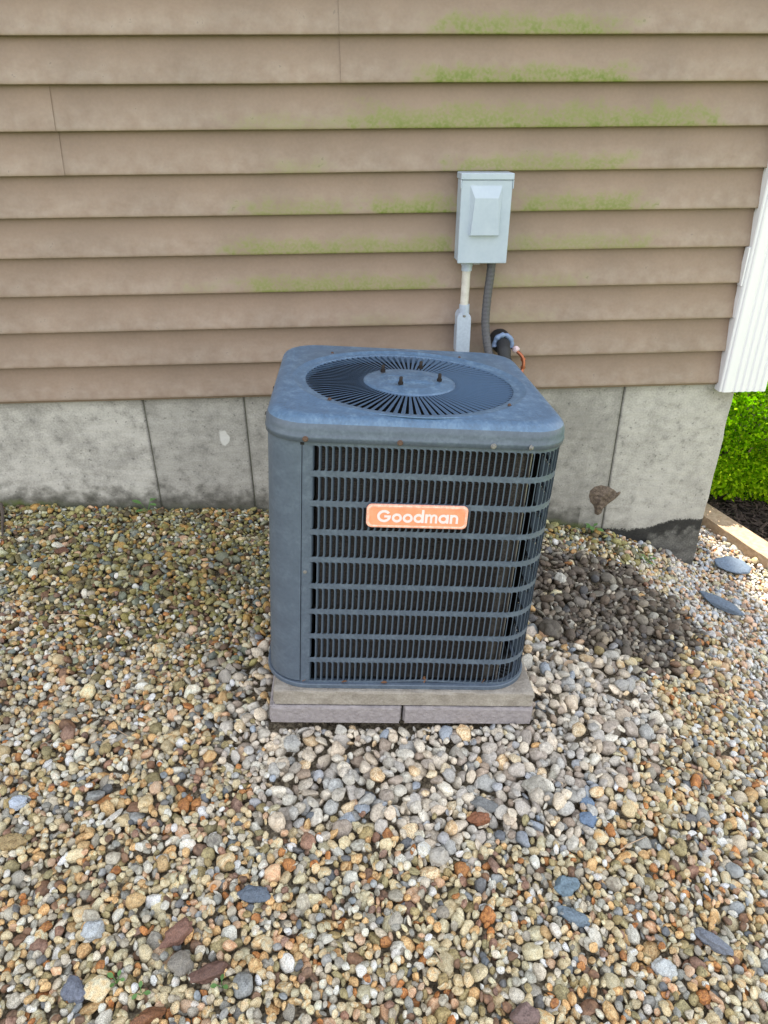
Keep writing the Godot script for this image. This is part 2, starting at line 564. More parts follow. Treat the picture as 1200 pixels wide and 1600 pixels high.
func build_house() -> void:
	var h := thing("house", "tan clapboard house wall above a grey concrete foundation with green algae streaks", "house")
	# body behind the boards
	part("wall", box_mesh(Vector3(-8, 0.012, -7.0), Vector3(1.465, 5.46, -0.0235), 0.002), M.wall, h)
	var r := st_new()
	r.set_smooth_group(-1)
	# gabled roof: eaves along x, ridge at z = -3.5
	for sg in [-1.0, 1.0]:
		var e := Vector3(0, 5.40, -3.5 + sg * 3.85)
		var t := Vector3(0, 7.4, -3.5)
		var xl := -8.15
		var xr := 1.57
		var dn := Vector3(0, -0.16, 0)
		var a := Vector3(xl, e.y, e.z); var b := Vector3(xr, e.y, e.z)
		var c := Vector3(xr, t.y, t.z); var d := Vector3(xl, t.y, t.z)
		quad(r, a, d, c, b); quad(r, a + dn, b + dn, c + dn, d + dn)
		quad(r, a, b, b + dn, a + dn); quad(r, b, c, c + dn, b + dn); quad(r, a, a + dn, d + dn, d)
	part("roof", done(r), M.roof, h)
	var g := st_new()
	g.set_smooth_group(-1)
	for x in [-7.9, 1.46]:
		g = st_new()
		tri(g, Vector3(x, 5.45, -7.0), Vector3(x, 5.45, -0.02), Vector3(x, 7.25, -3.5))
		part("gable", done(g), M.wall, h)
	# clapboards: each formed panel holds two courses
	for k in range(0, ROWS, 2):
		var cuts := [-8.0, 1.335]
		if k == 8: cuts = [-8.0, 0.023, 1.335]
		elif k == 6: cuts = [-8.0, -0.816, 1.335]
		elif k >= 10: cuts = [-8.0, -3.6 + fmod(k * 0.77, 2.4), 1.335]
		for i in cuts.size() - 1:
			var a: float = cuts[i]
			var b: float = cuts[i + 1] + (0.025 if i < cuts.size() - 2 else 0.0)
			if i == 0 and k < 10: 
				# continues past the picture with one more lap joint
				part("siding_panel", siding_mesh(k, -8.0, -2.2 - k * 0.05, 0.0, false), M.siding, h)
				a = -2.225 - k * 0.05
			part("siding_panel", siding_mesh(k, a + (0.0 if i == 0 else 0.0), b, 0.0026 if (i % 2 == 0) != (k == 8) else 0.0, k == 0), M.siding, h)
	# foundation cast against form panels, a fine seam between each two
	var f := part("foundation", box_mesh(Vector3(-8, -1.15, -6.9), Vector3(1.396, 0.009, -0.028), 0.002), M.concrete, h)
	var xs := [-8.0, -2.4, -0.69, -0.346, 0.2, 0.996, 1.404]
	for i in xs.size() - 1:
		part("concrete_panel", foundation_panel(xs[i], xs[i + 1], -0.02, i == xs.size() - 2), M.concrete, f)
	# starter strip under the lowest board
	part("starter_strip", box_mesh(Vector3(-8, -0.008, -0.0158), Vector3(1.335, 0.004, -0.006), 0.001), M.trim_dark, h)
	# mortar smeared over a form-tie hole
	var ms := st_new()
	ms.set_smooth_group(0)
	var nz := noise(35, 1.0, 3)
	var outl := [[0.925, -0.425], [0.94, -0.408], [0.965, -0.401], [0.995, -0.409], [1.022, -0.424], [1.034, -0.437], [1.043, -0.432], [1.050, -0.436], [1.046, -0.446], [1.040, -0.454], [1.03, -0.466], [1.005, -0.487], [0.988, -0.507], [0.985, -0.527], [0.972, -0.535], [0.958, -0.527], [0.955, -0.505], [0.948, -0.49], [0.932, -0.472], [0.924, -0.448]]
	var cen := Vector2(0.982, -0.462)
	for i in outl.size() * 3:
		var i0 := i / 3
		var p0 := Vector2(outl[i0][0], outl[i0][1])
		var p1 := Vector2(outl[(i0 + 1) % outl.size()][0], outl[(i0 + 1) % outl.size()][1])
		var p := p0.lerp(p1, (i % 3) / 3.0)
		var q := p0.lerp(p1, (i % 3 + 1) / 3.0)
		for k in 12:
			var t0 := k / 12.0
			var t1 := (k + 1) / 12.0
			var c: Array[Vector3] = []
			for w in [[p, t0], [q, t0], [q, t1], [p, t1]]:
				var v: Vector2 = cen.lerp(w[0], w[1])
				var dz := 0.010 * (1.0 - pow(w[1], 3.0)) + nz.get_noise_2d(v.x * 45.0, v.y * 45.0) * 0.006 * (1.0 - pow(w[1], 4.0))
				# the trowelled crest that curves across it
				dz += 0.008 * exp(-pow((Vector2((v.x - 1.03) , v.y + 0.49).length() - 0.072) / 0.007, 2.0)) * (1.0 - pow(w[1], 4.0))
				c.append(Vector3(v.x, v.y, -0.0215 + dz + 0.001))
			quad(ms, c[3], c[2], c[1], c[0])
	part("mortar_patch", done(ms), M.mortar, f)
	# fluted corner post
	var s := st_new()
	var prof: Array[Vector2] = [Vector2(1.322, -0.016), Vector2(1.322, 0.018), Vector2(1.3245, 0.022), Vector2(1.3300, 0.022), Vector2(1.332, 0.0275), Vector2(1.336, 0.030), Vector2(1.358, 0.030)]
	for k in 5:
		var x := 1.362 + k * 0.0235
		prof.append_array([Vector2(x, 0.0295), Vector2(x + 0.004, 0.0255), Vector2(x + 0.008, 0.0255), Vector2(x + 0.013, 0.0300), Vector2(x + 0.019, 0.0300)])
	prof.append_array([Vector2(1.482, 0.030), Vector2(1.4865, 0.027), Vector2(1.4875, 0.022), Vector2(1.4875, -0.10), Vector2(1.466, -0.10)])
	for i in prof.size() - 1:
		s.set_smooth_group(-1)
		quad(s, Vector3(prof[i].x, 5.4, prof[i].y), Vector3(prof[i + 1].x, 5.4, prof[i + 1].y), Vector3(prof[i + 1].x, -0.026, prof[i + 1].y), Vector3(prof[i].x, -0.026, prof[i].y))
	# inner skin, so that the sheet has an edge
	for i in prof.size() - 1:
		var a := prof[i] + Vector2(0.0015 if i < 2 else 0.0, -0.0016)
		var b := prof[i + 1] + Vector2(0.0015 if i < 1 else 0.0, -0.0016)
		quad(s, Vector3(b.x, 5.4, b.y), Vector3(a.x, 5.4, a.y), Vector3(a.x, -0.026, a.y), Vector3(b.x, -0.026, b.y))
		quad(s, Vector3(prof[i].x, -0.026, prof[i].y), Vector3(prof[i + 1].x, -0.026, prof[i + 1].y), Vector3(b.x, -0.026, b.y), Vector3(a.x, -0.026, a.y))
	var post := part("corner_post", done(s), M.vinyl, h)
	post.set_meta("label", "white fluted corner post")
	# nailing channel pieces that peep out beside the post
	for a in [[0.335, 0.455, 0.006], [0.23, 0.335, 0.002]]:
		part("channel_edge", box_mesh(Vector3(1.3215 - a[2], a[0], -0.010), Vector3(1.3215, a[1], 0.016), 0.001), M.vinyl, post)

# ------------------------------------------------------------------ the unit
const HALF := 0.313
const RC := 0.085
const TOPY := 0.675

func path_point(sv: float, half: float, rc: float) -> Array:
	# walk round the rounded square from the left front end of the front face (x=-half+rc, z=+half), counter-clockwise seen from below: +x, then -z ...
	var flat := 2.0 * (half - rc)
	var arc := rc * PI / 2.0
	var side := int(floor(sv / (flat + arc)))
	var t := sv - side * (flat + arc)
	var p: Vector2
	var n: Vector2
	if t <= flat:
		p = Vector2(-half + rc + t, half)
		n = Vector2(0, 1)
	else:
		var a := (t - flat) / rc
		p = Vector2(half - rc + sin(a) * rc, half - rc + cos(a) * rc)
		n = Vector2(sin(a), cos(a))
	var ang := side * PI / 2.0
	var bs := Basis(Vector3.UP, ang)
	return [bs * Vector3(p.x, 0, p.y), bs * Vector3(n.x, 0, n.y)]

func dent(x: float, y: float) -> float:
	return 0.007 * exp(-pow((x - 0.055) / 0.075, 2.0)) * exp(-y / 0.06)

func on_panel(sv: float, y: float, off: float) -> Vector3:
	var q := path_point(sv, HALF, RC)
	var p: Vector3 = q[0] + q[1] * off
	p.y = y + (dent(p.x, y) if p.z > 0.25 else 0.0)
	return p

func ring_sweep(s: SurfaceTool, prof: Array, half: float, rc: float, n: int) -> void:
	# profile of (outward offset, y), top to bottom, swept round the rounded square
	var flat := 2.0 * (half - rc)
	var arc := rc * PI / 2.0
	var st: Array = []
	for side in 4:
		st.append(side * (flat + arc))
		for k in range(1, n):
			st.append(side * (flat + arc) + flat + arc * k / n)
		st.append(side * (flat + arc) + flat)
	st.sort()
	for i in st.size():
		var a: Array = path_point(st[i], half, rc)
		var b: Array = path_point(st[(i + 1) % st.size()], half, rc)
		for j in prof.size() - 1:
			var v: Array[Vector3] = []
			for w in [[a, j], [b, j], [b, j + 1], [a, j + 1]]:
				var p: Vector3 = w[0][0] + w[0][1] * prof[w[1]][0]
				p.y = prof[w[1]][1]
				v.append(p)
			quad(s, v[0], v[1], v[2], v[3])

func letter_ring(s: SurfaceTool, c: Vector2, r0: float, r1: float, a0: float, a1: float, z0: float, z1: float) -> void:
	var n := maxi(6, int(absf(a1 - a0) / TAU * 36))
	for i in n:
		var p := lerpf(a0, a1, float(i) / n)
		var q := lerpf(a0, a1, float(i + 1) / n)
		var ip := c + Vector2(cos(p), sin(p)) * r0; var op := c + Vector2(cos(p), sin(p)) * r1
		var iq := c + Vector2(cos(q), sin(q)) * r0; var oq := c + Vector2(cos(q), sin(q)) * r1
		s.set_smooth_group(-1)
		quad(s, Vector3(ip.x, ip.y, z1), Vector3(iq.x, iq.y, z1), Vector3(oq.x, oq.y, z1), Vector3(op.x, op.y, z1))
		quad(s, Vector3(op.x, op.y, z1), Vector3(oq.x, oq.y, z1), Vector3(oq.x, oq.y, z0), Vector3(op.x, op.y, z0))
		quad(s, Vector3(iq.x, iq.y, z1), Vector3(ip.x, ip.y, z1), Vector3(ip.x, ip.y, z0), Vector3(iq.x, iq.y, z0))
	if absf(a1 - a0) < TAU - 0.01:
		for a in [a0, a1]:
			var i0 := c + Vector2(cos(a), sin(a)) * r0; var o0 := c + Vector2(cos(a), sin(a)) * r1
			quad(s, Vector3(i0.x, i0.y, z1), Vector3(o0.x, o0.y, z1), Vector3(o0.x, o0.y, z0), Vector3(i0.x, i0.y, z0))

func letter_bar(s: SurfaceTool, x0: float, y0: float, x1: float, y1: float, z0: float, z1: float) -> void:
	bevel_box(s, Vector3(x0, y0, z0), Vector3(x1, y1, z1), 0.0002)

func rounded_rect(w: float, h: float, r: float, n := 6) -> PackedVector2Array:
	var o := PackedVector2Array()
	for c in [[1, 1, 0.0], [-1, 1, PI / 2], [-1, -1, PI], [1, -1, 3 * PI / 2]]:
		for i in n + 1:
			var a: float = c[2] + PI / 2 * i / n
			o.append(Vector2(c[0] * (w / 2 - r) + cos(a) * r, c[1] * (h / 2 - r) + sin(a) * r))
	return o

func plate(s: SurfaceTool, loops: Array) -> void:
	# stack of equal-count outlines [outline, z], closed at the last with a fan
	s.set_smooth_group(-1)
	for l in loops.size() - 1:
		var a: PackedVector2Array = loops[l][0]
		var b: PackedVector2Array = loops[l + 1][0]
		for i in a.size():
			var k := (i + 1) % a.size()
			quad(s, Vector3(a[i].x, a[i].y, loops[l][1]), Vector3(b[i].x, b[i].y, loops[l + 1][1]), Vector3(b[k].x, b[k].y, loops[l + 1][1]), Vector3(a[k].x, a[k].y, loops[l][1]))
	var e: PackedVector2Array = loops[loops.size() - 1][0]
	var z: float = loops[loops.size() - 1][1]
	for i in e.size():
		var k := (i + 1) % e.size()
		tri(s, Vector3(0, 0, z), Vector3(e[k].x, e[k].y, z), Vector3(e[i].x, e[i].y, z))

func screw_mesh(r: float, hgt: float) -> ArrayMesh:
	# hex washer-head screw pointing along +z
	var s := st_new()
	s.set_smooth_group(-1)
	var loops := [[r * 1.45, 0.0], [r * 1.45, hgt * 0.25], [r * 1.25, hgt * 0.35]]
	var L := []
	for l in loops:
		var o := PackedVector2Array()
		for i in 12: o.append(Vector2(cos(TAU * i / 12), sin(TAU * i / 12)) * l[0])
		L.append([o, l[1]])
	plate(s, L)
	L = []
	for l in [[r, hgt * 0.3], [r, hgt * 0.9], [r * 0.8, hgt]]:
		var o := PackedVector2Array()
		for i in 6: o.append(Vector2(cos(TAU * i / 6), sin(TAU * i / 6)) * l[0])
		L.append([o, l[1]])
	plate(s, L)
	return done(s)

func blade_mesh(sa: float, sb: float, y0: float, y1: float, bar: float) -> ArrayMesh:
	# one punched louvre: bar at the left edge of the slot, its tongue bent inwards, rounded free corners, and the fillets of the slot beside it
	var s := st_new()
	s.set_smooth_group(-1)
	var L := func(d: float, y: float, o: float) -> Vector3: return on_panel(sa + d, y, o)
	# bar
	quad(s, L.call(0, y1, 0.0), L.call(bar, y1, 0.0), L.call(bar, y0, 0.0), L.call(0, y0, 0.0))
	# fillets on the left side of the bar (right corners of the slot before it)
	var r := 0.0058
	for sg in [-1.0, 1.0]:
		var cy := y1 - r if sg > 0 else y0 + r
		var corner: Vector3 = L.call(0, cy + sg * r, 0.0)
		for i in 4:
			var a := PI / 2 * i / 4
			var b := PI / 2 * (i + 1) / 4
			var p: Vector3 = L.call(-r + cos(a) * r, cy + sg * sin(a) * r, 0.0)
			var q: Vector3 = L.call(-r + cos(b) * r, cy + sg * sin(b) * r, 0.0)
			if sg > 0: tri(s, corner, p, q)
			else: tri(s, corner, q, p)
	# tongue, hinged at the bar, rolled in about sixty degrees
	s.set_smooth_group(0)
	var prof := [[bar, -0.0001], [bar + 0.0012, -0.0012], [bar + 0.0030, -0.0058], [bar + 0.0043, -0.0120]]
	if sa > 0.452: prof = [[bar, -0.0001], [bar + 0.0006, -0.0010], [bar + 0.0010, -0.0026], [bar + 0.0012, -0.0046]]
	for i in 3:
		var ya := y1 - 0.0003
		var yb := y0 + 0.0003
		var c := 0.0 if i < 2 else 0.0055
		quad(s, L.call(prof[i][0], ya, prof[i][1]), L.call(prof[i + 1][0], ya - c, prof[i + 1][1]), L.call(prof[i + 1][0], yb + c, prof[i + 1][1]), L.call(prof[i][0], yb, prof[i][1]))
	return done(s)

func build_unit() -> Node3D:
	var u := thing("air_conditioner", "blue-grey outdoor air conditioning unit with louvred sides and round top grille", "air conditioner", Vector3(0.1098, -0.39, 0.7388))
	u.rotation = Vector3(-0.04404, -0.00854, -0.06835)
	var cx := 0.0
	var cz := 0.02
	# ---- base pan
	var s := st_new()
	s.set_smooth_group(-1)
	ring_sweep(s, [[-0.012, 0.0135], [0.007, 0.012], [0.0085, 0.010], [0.0085, 0.001], [-0.03, 0.001]], HALF, RC + 0.012, 9)
	part("base_pan", done(s), M.unit, u)
	var fl := st_new()
	ring_sweep(fl, [[-0.005, 0.010], [-0.30, 0.0105]], HALF, RC, 6)
	part("base_floor", done(fl), M.dark, u)
	# ---- solid front-left corner cover
	var flat := 2.0 * (HALF - RC)
	var seam := -0.237 - (-HALF + RC)          # path length of the seam (negative: round the corner)
	var total := 4.0 * (flat + RC * PI / 2)
	s = st_new()
	s.set_smooth_group(0)
	var cov: Array = []
	for k in 22: cov.append(lerpf(seam - 0.0015, seam - 0.29, k / 21.0))
	for k in 21:
		for j in 6:
			var ya := lerpf(0.016, 0.634, j / 6.0)
			var yb := lerpf(0.016, 0.634, (j + 1) / 6.0)
			quad(s, on_panel(fposmod(cov[k + 1], total), yb, 0.0005), on_panel(fposmod(cov[k], total), yb, 0.0005), on_panel(fposmod(cov[k], total), ya, 0.0005), on_panel(fposmod(cov[k + 1], total), ya, 0.0005))
	# folded edge at the seam
	s.set_smooth_group(-1)
	quad(s, on_panel(fposmod(cov[0], total), 0.634, 0.0005), on_panel(fposmod(cov[0], total), 0.634, -0.012), on_panel(fposmod(cov[0], total), 0.016, -0.012), on_panel(fposmod(cov[0], total), 0.016, 0.0005))
	part("corner_cover", done(s), M.unit, u)
	# ---- louvred panel: seam strip, horizontal bands, then the punched louvres
	var row0 := 0.0170
	var pitch := 0.0678
	var slot := 0.0550
	var s_first := -0.217 - (-HALF + RC)
	var step := 0.0134
	var s_end := total + seam - 0.292
	var count := int((s_end - 0.03 - s_first) / step)
	s = st_new()
	s.set_smooth_group(0)
	var ss: Array = [seam]
	var last := s_first + count * step
	ss.append(s_first)
	for i in range(1, count + 1): ss.append(s_first + i * step)
	ss.append(s_end)
	# edge strips, full height
	for e in [[seam, s_first], [last, s_end]]:
		var seg := 4
		for k in seg:
			var a := lerpf(e[0], e[1], float(k) / seg)
			var b := lerpf(e[0], e[1], float(k + 1) / seg)
			quad(s, on_panel(fposmod(a, total), 0.634, 0), on_panel(fposmod(b, total), 0.634, 0), on_panel(fposmod(b, total), 0.013, 0), on_panel(fposmod(a, total), 0.013, 0))
	quad(s, on_panel(fposmod(seam, total), 0.634, -0.012), on_panel(fposmod(seam, total), 0.634, 0), on_panel(fposmod(seam, total), 0.013, 0), on_panel(fposmod(seam, total), 0.013, -0.012))
	var lp := part("louvre_panel", done(s), M.louvre, u)
	lp.material_override = M.unit
	for k in 10:
		var b0 := row0 + (k - 1) * pitch + slot
		var b1 := row0 + k * pitch
		if k == 0: b0 = 0.012
		if k == 9: b1 = 0.634
		s = st_new()
		s.set_smooth_group(0)
		for i in range(0, count):
			var a := fposmod(s_first + i * step, total)
			var b := fposmod(s_first + (i + 1) * step, total)
			quad(s, on_panel(a, b1, 0.0), on_panel(b, b1, 0.0), on_panel(b, b0, 0.0), on_panel(a, b0, 0.0))
		# rolled edges of the sheet
		s.set_smooth_group(-1)
		for i in range(0, count):
			var a := fposmod(s_first + i * step, total)
			var b := fposmod(s_first + (i + 1) * step, total)
			quad(s, on_panel(a, b1, -0.0012), on_panel(b, b1, -0.0012), on_panel(b, b1, 0.0), on_panel(a, b1, 0.0))
			quad(s, on_panel(a, b0, 0.0), on_panel(b, b0, 0.0), on_panel(b, b0, -0.0012), on_panel(a, b0, -0.0012))
		part("panel_band", done(s), M.unit, lp)
	# blades: three hundred nearest in view one by one (front, from the top row down), the others joined
	var rest := st_new()
	var made := 0
	for row in range(8, -1, -1):
		var y0 := row0 + row * pitch
		for i in count:
			var front := i < 40
			var m := blade_mesh(s_first + i * step if i == 0 else s_first + i * step, 0, y0, y0 + slot, 0.0020 if i > 0 else 0.0006)
			if front and made < 300:
				made += 1
				part("louvre_blade", m, M.louvre, lp)
			else:
				rest.append_from(m, 0, Transform3D.IDENTITY)
	var rp := part("louvre_blades", rest.commit(), M.louvre, lp)
	rp.set_meta("kind", "stuff")
	part("added_control_box", box_mesh(Vector3(-0.292, 0.014, 0.06), Vector3(-0.2145, 0.632, 0.285), 0.002), M.black, u)  # unseen box added to keep daylight from showing through the first slot
	# ---- coil behind the louvres
	s = st_new()
	s.set_smooth_group(0)
	var ch := HALF - 0.022
	for f in [[-0.204, 0.208, 0.0], [-0.20, 0.225, PI / 2], [-0.225, 0.225, PI], [-0.05, 0.2, PI * 1.5]]:
		var bs := Basis(Vector3.UP, f[2])
		var fx0: float = f[0]
		var fx1: float = f[1]
		for o in [[ch, 1], [ch - 0.022, -1]]:
			var p := [bs * Vector3(fx0, 0.632, o[0]), bs * Vector3(fx1, 0.632, o[0]), bs * Vector3(fx1, 0.012, o[0]), bs * Vector3(fx0, 0.012, o[0])]
			if o[1] > 0: quad(s, p[0], p[1], p[2], p[3])
			else: quad(s, p[1], p[0], p[3], p[2])
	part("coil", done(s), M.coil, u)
	s = st_new()
	s.set_smooth_group(0)
	for k in 6:
		var a0 := k / 6.0 * 0.9
		var a1 := (k + 1) / 6.0 * 0.9
		var p0 := Vector3(0.206 + sin(a0) * 0.042, 0, ch + 0.0006 - (1.0 - cos(a0)) * 0.042)
		var p1 := Vector3(0.206 + sin(a1) * 0.042, 0, ch + 0.0006 - (1.0 - cos(a1)) * 0.042)
		quad(s, p0 + Vector3(0, 0.632, 0), p1 + Vector3(0, 0.632, 0), p1 + Vector3(0, 0.012, 0), p0 + Vector3(0, 0.012, 0))
	part("coil_bend", done(s), M.coil_sheen, u)
	part("coil_end_plate", box_mesh(Vector3(0.2382, 0.012, ch - 0.026), Vector3(0.2412, 0.632, ch + 0.004), 0.0008), M.coil_end, u)
	# ---- fan and motor below the grille
	s = st_new()
	tube(s, PackedVector3Array([Vector3(cx, 0.655, cz), Vector3(cx, 0.53, cz), Vector3(cx, 0.52, cz)]), PackedFloat32Array([0.07, 0.07, 0.05]), 20)
	part("fan_motor", done(s), M.dark, u)
	for k in 3:
		s = st_new()
		s.set_smooth_group(0)
		var nb := 6
		for i in nb:
			for j in 5:
				var v: Array[Vector3] = []
				for w in [[i, j], [i + 1, j], [i + 1, j + 1], [i, j + 1]]:
					var rr := lerpf(0.045, 0.225, w[0] / float(nb))
					var aw := lerpf(-0.5, 0.5, w[1] / 5.0) * lerpf(1.0, 1.35, w[0] / float(nb))
					var an: float = TAU * k / 3.0 + aw
					v.append(Vector3(cx + cos(an) * rr, 0.50 + aw * 0.055 * (rr / 0.2 + 0.3), cz + sin(an) * rr))
				quad(s, v[0], v[1], v[2], v[3])
		part("fan_blade", done(s), M.dark, u)
	# ---- top cap: skirt, rolled edge, flat, raised ring and the throat of the grille
	var sk := st_new()
	sk.set_smooth_group(0)
	s = st_new()
	s.set_smooth_group(0)
	var N := 160
	var rings: Array = []
	var ang: Array = []
	for i in N: ang.append(TAU * i / N)
	var outer := func(a: float, inset: float) -> Vector3:
		# rounded square point in direction a
		var hh := HALF + 0.005 - inset
		var rr := maxf(RC + 0.004 - inset * 0.6, 0.02)
		var dx := sin(a); var dz := cos(a)
		var m := maxf(absf(dx), absf(dz))
		var p := Vector2(dx, dz) * hh / m
		var q := Vector2(absf(p.x), absf(p.y))
		var cc := hh - rr
		if q.x > cc and q.y > cc:
			# meet of the ray with the corner circle
			var d := Vector2(absf(dx), absf(dz))
			var bq := d.dot(Vector2(cc, cc))
			var disc := bq * bq - (2 * cc * cc - rr * rr)
			p = Vector2(dx, dz) * (bq + sqrt(maxf(disc, 0.0)))
		return Vector3(p.x, 0, p.y)
	for pr in [[0.003, 0.622], [0.0, 0.6225], [0.0, 0.630], [-0.0012, 0.632], [0.0, 0.634], [0.0006, 0.646], [0.0018, 0.653], [0.0048, 0.6605], [0.0096, 0.6668], [0.0160, 0.6712], [0.0235, 0.6740], [0.031, 0.675], [0.034, 0.675]]:
		var rg: Array[Vector3] = []
		for a in ang:
			var v: Vector3 = outer.call(a, pr[0])
			v.y = pr[1]
			rg.append(v)
		rings.append(rg)
	for pr in [[0.279, 0.6755], [0.2755, 0.6772], [0.271, 0.6772], [0.266, 0.6735], [0.254, 0.6722], [0.2455, 0.6722], [0.2445, 0.671], [0.2445, 0.655]]:
		var rg: Array[Vector3] = []
		for a in ang: rg.append(Vector3(cx + sin(a) * pr[0], pr[1], cz * clampf((0.313 - pr[0]) / 0.03, 0.0, 1.0) + cos(a) * pr[0]))
		rings.append(rg)
	for j in rings.size() - 1:
		for i in N:
			var k := (i + 1) % N
			quad(s if j > 6 else sk, rings[j + 1][i], rings[j + 1][k], rings[j][k], rings[j][i])
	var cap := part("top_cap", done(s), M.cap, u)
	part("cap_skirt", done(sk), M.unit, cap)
	# soft press marks on the flat
	# ---- grille blades
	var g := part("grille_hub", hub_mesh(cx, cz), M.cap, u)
	var NB := 90
	var bm := grille_blade()
	for k in NB:
		var b := part("grille_blade", bm, M.blade, g)
		b.position = Vector3(cx, 0.6705, cz)
		b.rotation.y = TAU * k / NB
	# shroud
	s = st_new()
	s.set_smooth_group(0)
	for i in 48:
		var a := TAU * i / 48.0
		var b := TAU * (i + 1) / 48.0
		quad(s, Vector3(cx + sin(b) * 0.2462, 0.654, cz + cos(b) * 0.2462), Vector3(cx + sin(a) * 0.2462, 0.654, cz + cos(a) * 0.2462), Vector3(cx + sin(a) * 0.24, 0.56, cz + cos(a) * 0.24), Vector3(cx + sin(b) * 0.24, 0.56, cz + cos(b) * 0.24))
	part("fan_shroud", done(s), M.dark, u)
	# motor studs with nuts
	for q in [[-0.061, -0.030], [0.036, -0.080], [-0.025, 0.068], [0.070, 0.027]]:
		s = st_new()
		tube(s, PackedVector3Array([Vector3(0, 0, 0), Vector3(0, 0.006, 0)]), even(0.0062, 2), 6)
		tube(s, PackedVector3Array([Vector3(0, 0.006, 0), Vector3(0, 0.016, 0), Vector3(0, 0.018, 0)]), PackedFloat32Array([0.0042, 0.0042, 0.003]), 10)
		var n := part("motor_stud", done(s), M.stud, g)
		n.position = Vector3(q[0], 0.678, q[1])
	# screws
	var sm := screw_mesh(0.0042, 0.0055)
	for q in [[-0.231, 0.630, 1], [-0.041, 0.629, 1], [0.150, 0.629, 0]]:
		var w := part("screw", sm, M.rust if q[2] == 1 else M.screw, cap)
		w.position = Vector3(q[0], q[1], HALF + 0.0056)
	for a in [0.62, 0.95]:
		var w := part("screw", sm, M.screw, cap)
		var pp: Vector3 = outer.call(a, 0.0)
		w.position = pp + Vector3(0, 0.629, 0)
		w.rotation.y = PI / 4
	for q in [-0.02, 0.17]:
		var w := part("screw", sm, M.stud, cap)
		w.position = Vector3(-HALF - 0.0056, 0.63, q)
		w.rotation.y = -PI / 2
	var w2 := part("screw", screw_mesh(0.003, 0.003), M.screw, lp)
	w2.position = Vector3(-0.229, 0.318, HALF + 0.0006)
	var top_screw := screw_mesh(0.0032, 0.004)
	for a in [[-0.185, -0.205], [0.155, -0.222], [-0.186, 0.195], [0.205, 0.185]]:
		var w := part("screw", top_screw, M.rust, cap)
		w.position = Vector3(a[0], 0.6745, a[1])
		w.rotation.x = -PI / 2
	# slot where the cover hooks under the cap
	part("hook_slot", box_mesh(Vector3(-0.2415, 0.6155, HALF - 0.002), Vector3(-0.2335, 0.6205, HALF + 0.0013), 0.0003), M.black, u)
	# ---- badge
	var bd := st_new()
	plate(bd, [[rounded_rect(0.214, 0.052, 0.011), 0.0], [rounded_rect(0.216, 0.054, 0.012), 0.004], [rounded_rect(0.214, 0.052, 0.011), 0.0075], [rounded_rect(0.208, 0.046, 0.0095), 0.0085], [rounded_rect(0.203, 0.041, 0.008), 0.0068]])
	var badge := part("badge", done(bd), M.orange_rim, u)
	badge.position = Vector3(0.0065, 0.4655, HALF + 0.004)
	badge.rotation.z = 0.004
	badge.set_meta("label", "orange badge reading Goodman in pale letters")
	var face := st_new()
	plate(face, [[rounded_rect(0.2025, 0.0405, 0.008), 0.0070], [rounded_rect(0.2015, 0.0395, 0.0075), 0.0073]])
	part("badge_face", done(face), M.orange, badge)
	# letters, drawn with arcs and bars in a round geometric hand (unit: x-height 2R)
	var z0 := 0.0068
	var R := 0.0093          # outer radius of the o
	var th := 0.0046
	var x := -0.0735
	var base := -0.0118
	var add_letter := func(st2: SurfaceTool) -> void:
		var lt := part("letter", done(st2), M.letter, badge)
		lt.scale = Vector3(1.16, 1.12, 1.0)
	# G
	var l := st_new()
	var RG := 0.0126
	var cg := Vector2(x + RG, base + RG)
	letter_ring(l, cg, RG - 0.0048, RG, 0.62, TAU - 0.08, z0, 0.0086)
	letter_bar(l, cg.x + 0.0004, cg.y - 0.0028, cg.x + RG - 0.0001, cg.y + 0.0016, z0, 0.0087)
	add_letter.call(l)
	x += RG * 2 + 0.0016
	for k in 2:
		l = st_new()
		letter_ring(l, Vector2(x + R, base + R), R - th, R, 0, TAU, z0, 0.0086)
		add_letter.call(l)
		x += R * 2 + 0.0012
	# d
	l = st_new()
	letter_ring(l, Vector2(x + R, base + R), R - th, R, 0, TAU, z0, 0.0086)
	letter_bar(l, x + 2 * R - th + 0.0006, base, x + 2 * R + 0.0006, base + 0.0272, z0, 0.0087)
	add_letter.call(l)
	x += R * 2 + 0.0026
	# m
	l = st_new()
	var ra := 0.0062
	letter_bar(l, x, base, x + th, base + 2 * R - 0.0004, z0, 0.0087)
	for k in 2:
		var ax := x + th - 0.0014 + ra - 0.0021 + k * (2 * ra - 0.0032)
		letter_ring(l, Vector2(ax, base + 2 * R - ra), ra - 0.0040, ra, 0.0, PI, z0, 0.0086 - k * 0.0001)
		letter_bar(l, ax + ra - 0.0042, base, ax + ra, base + 2 * R - ra, z0, 0.00855 + k * 0.0001)
	add_letter.call(l)
	x += th - 0.0014 + ra - 0.0021 + (2 * ra - 0.0032) + ra + 0.0018
	# a
	l = st_new()
	letter_ring(l, Vector2(x + R, base + R), R - th, R, 0, TAU, z0, 0.0086)
	letter_bar(l, x + 2 * R - th + 0.0006, base, x + 2 * R + 0.0006, base + 2 * R - 0.0002, z0, 0.0087)
	add_letter.call(l)
	x += R * 2 + 0.0026
	# n
	l = st_new()
	letter_bar(l, x, base, x + th, base + 2 * R - 0.0004, z0, 0.0087)
	letter_ring(l, Vector2(x + 0.0078, base + 2 * R - 0.0078), 0.0034, 0.0078, 0.0, PI, z0, 0.0086)
	letter_bar(l, x + 0.0112, base, x + 0.0156, base + 2 * R - 0.0078, z0, 0.00855)
	add_letter.call(l)
	return u

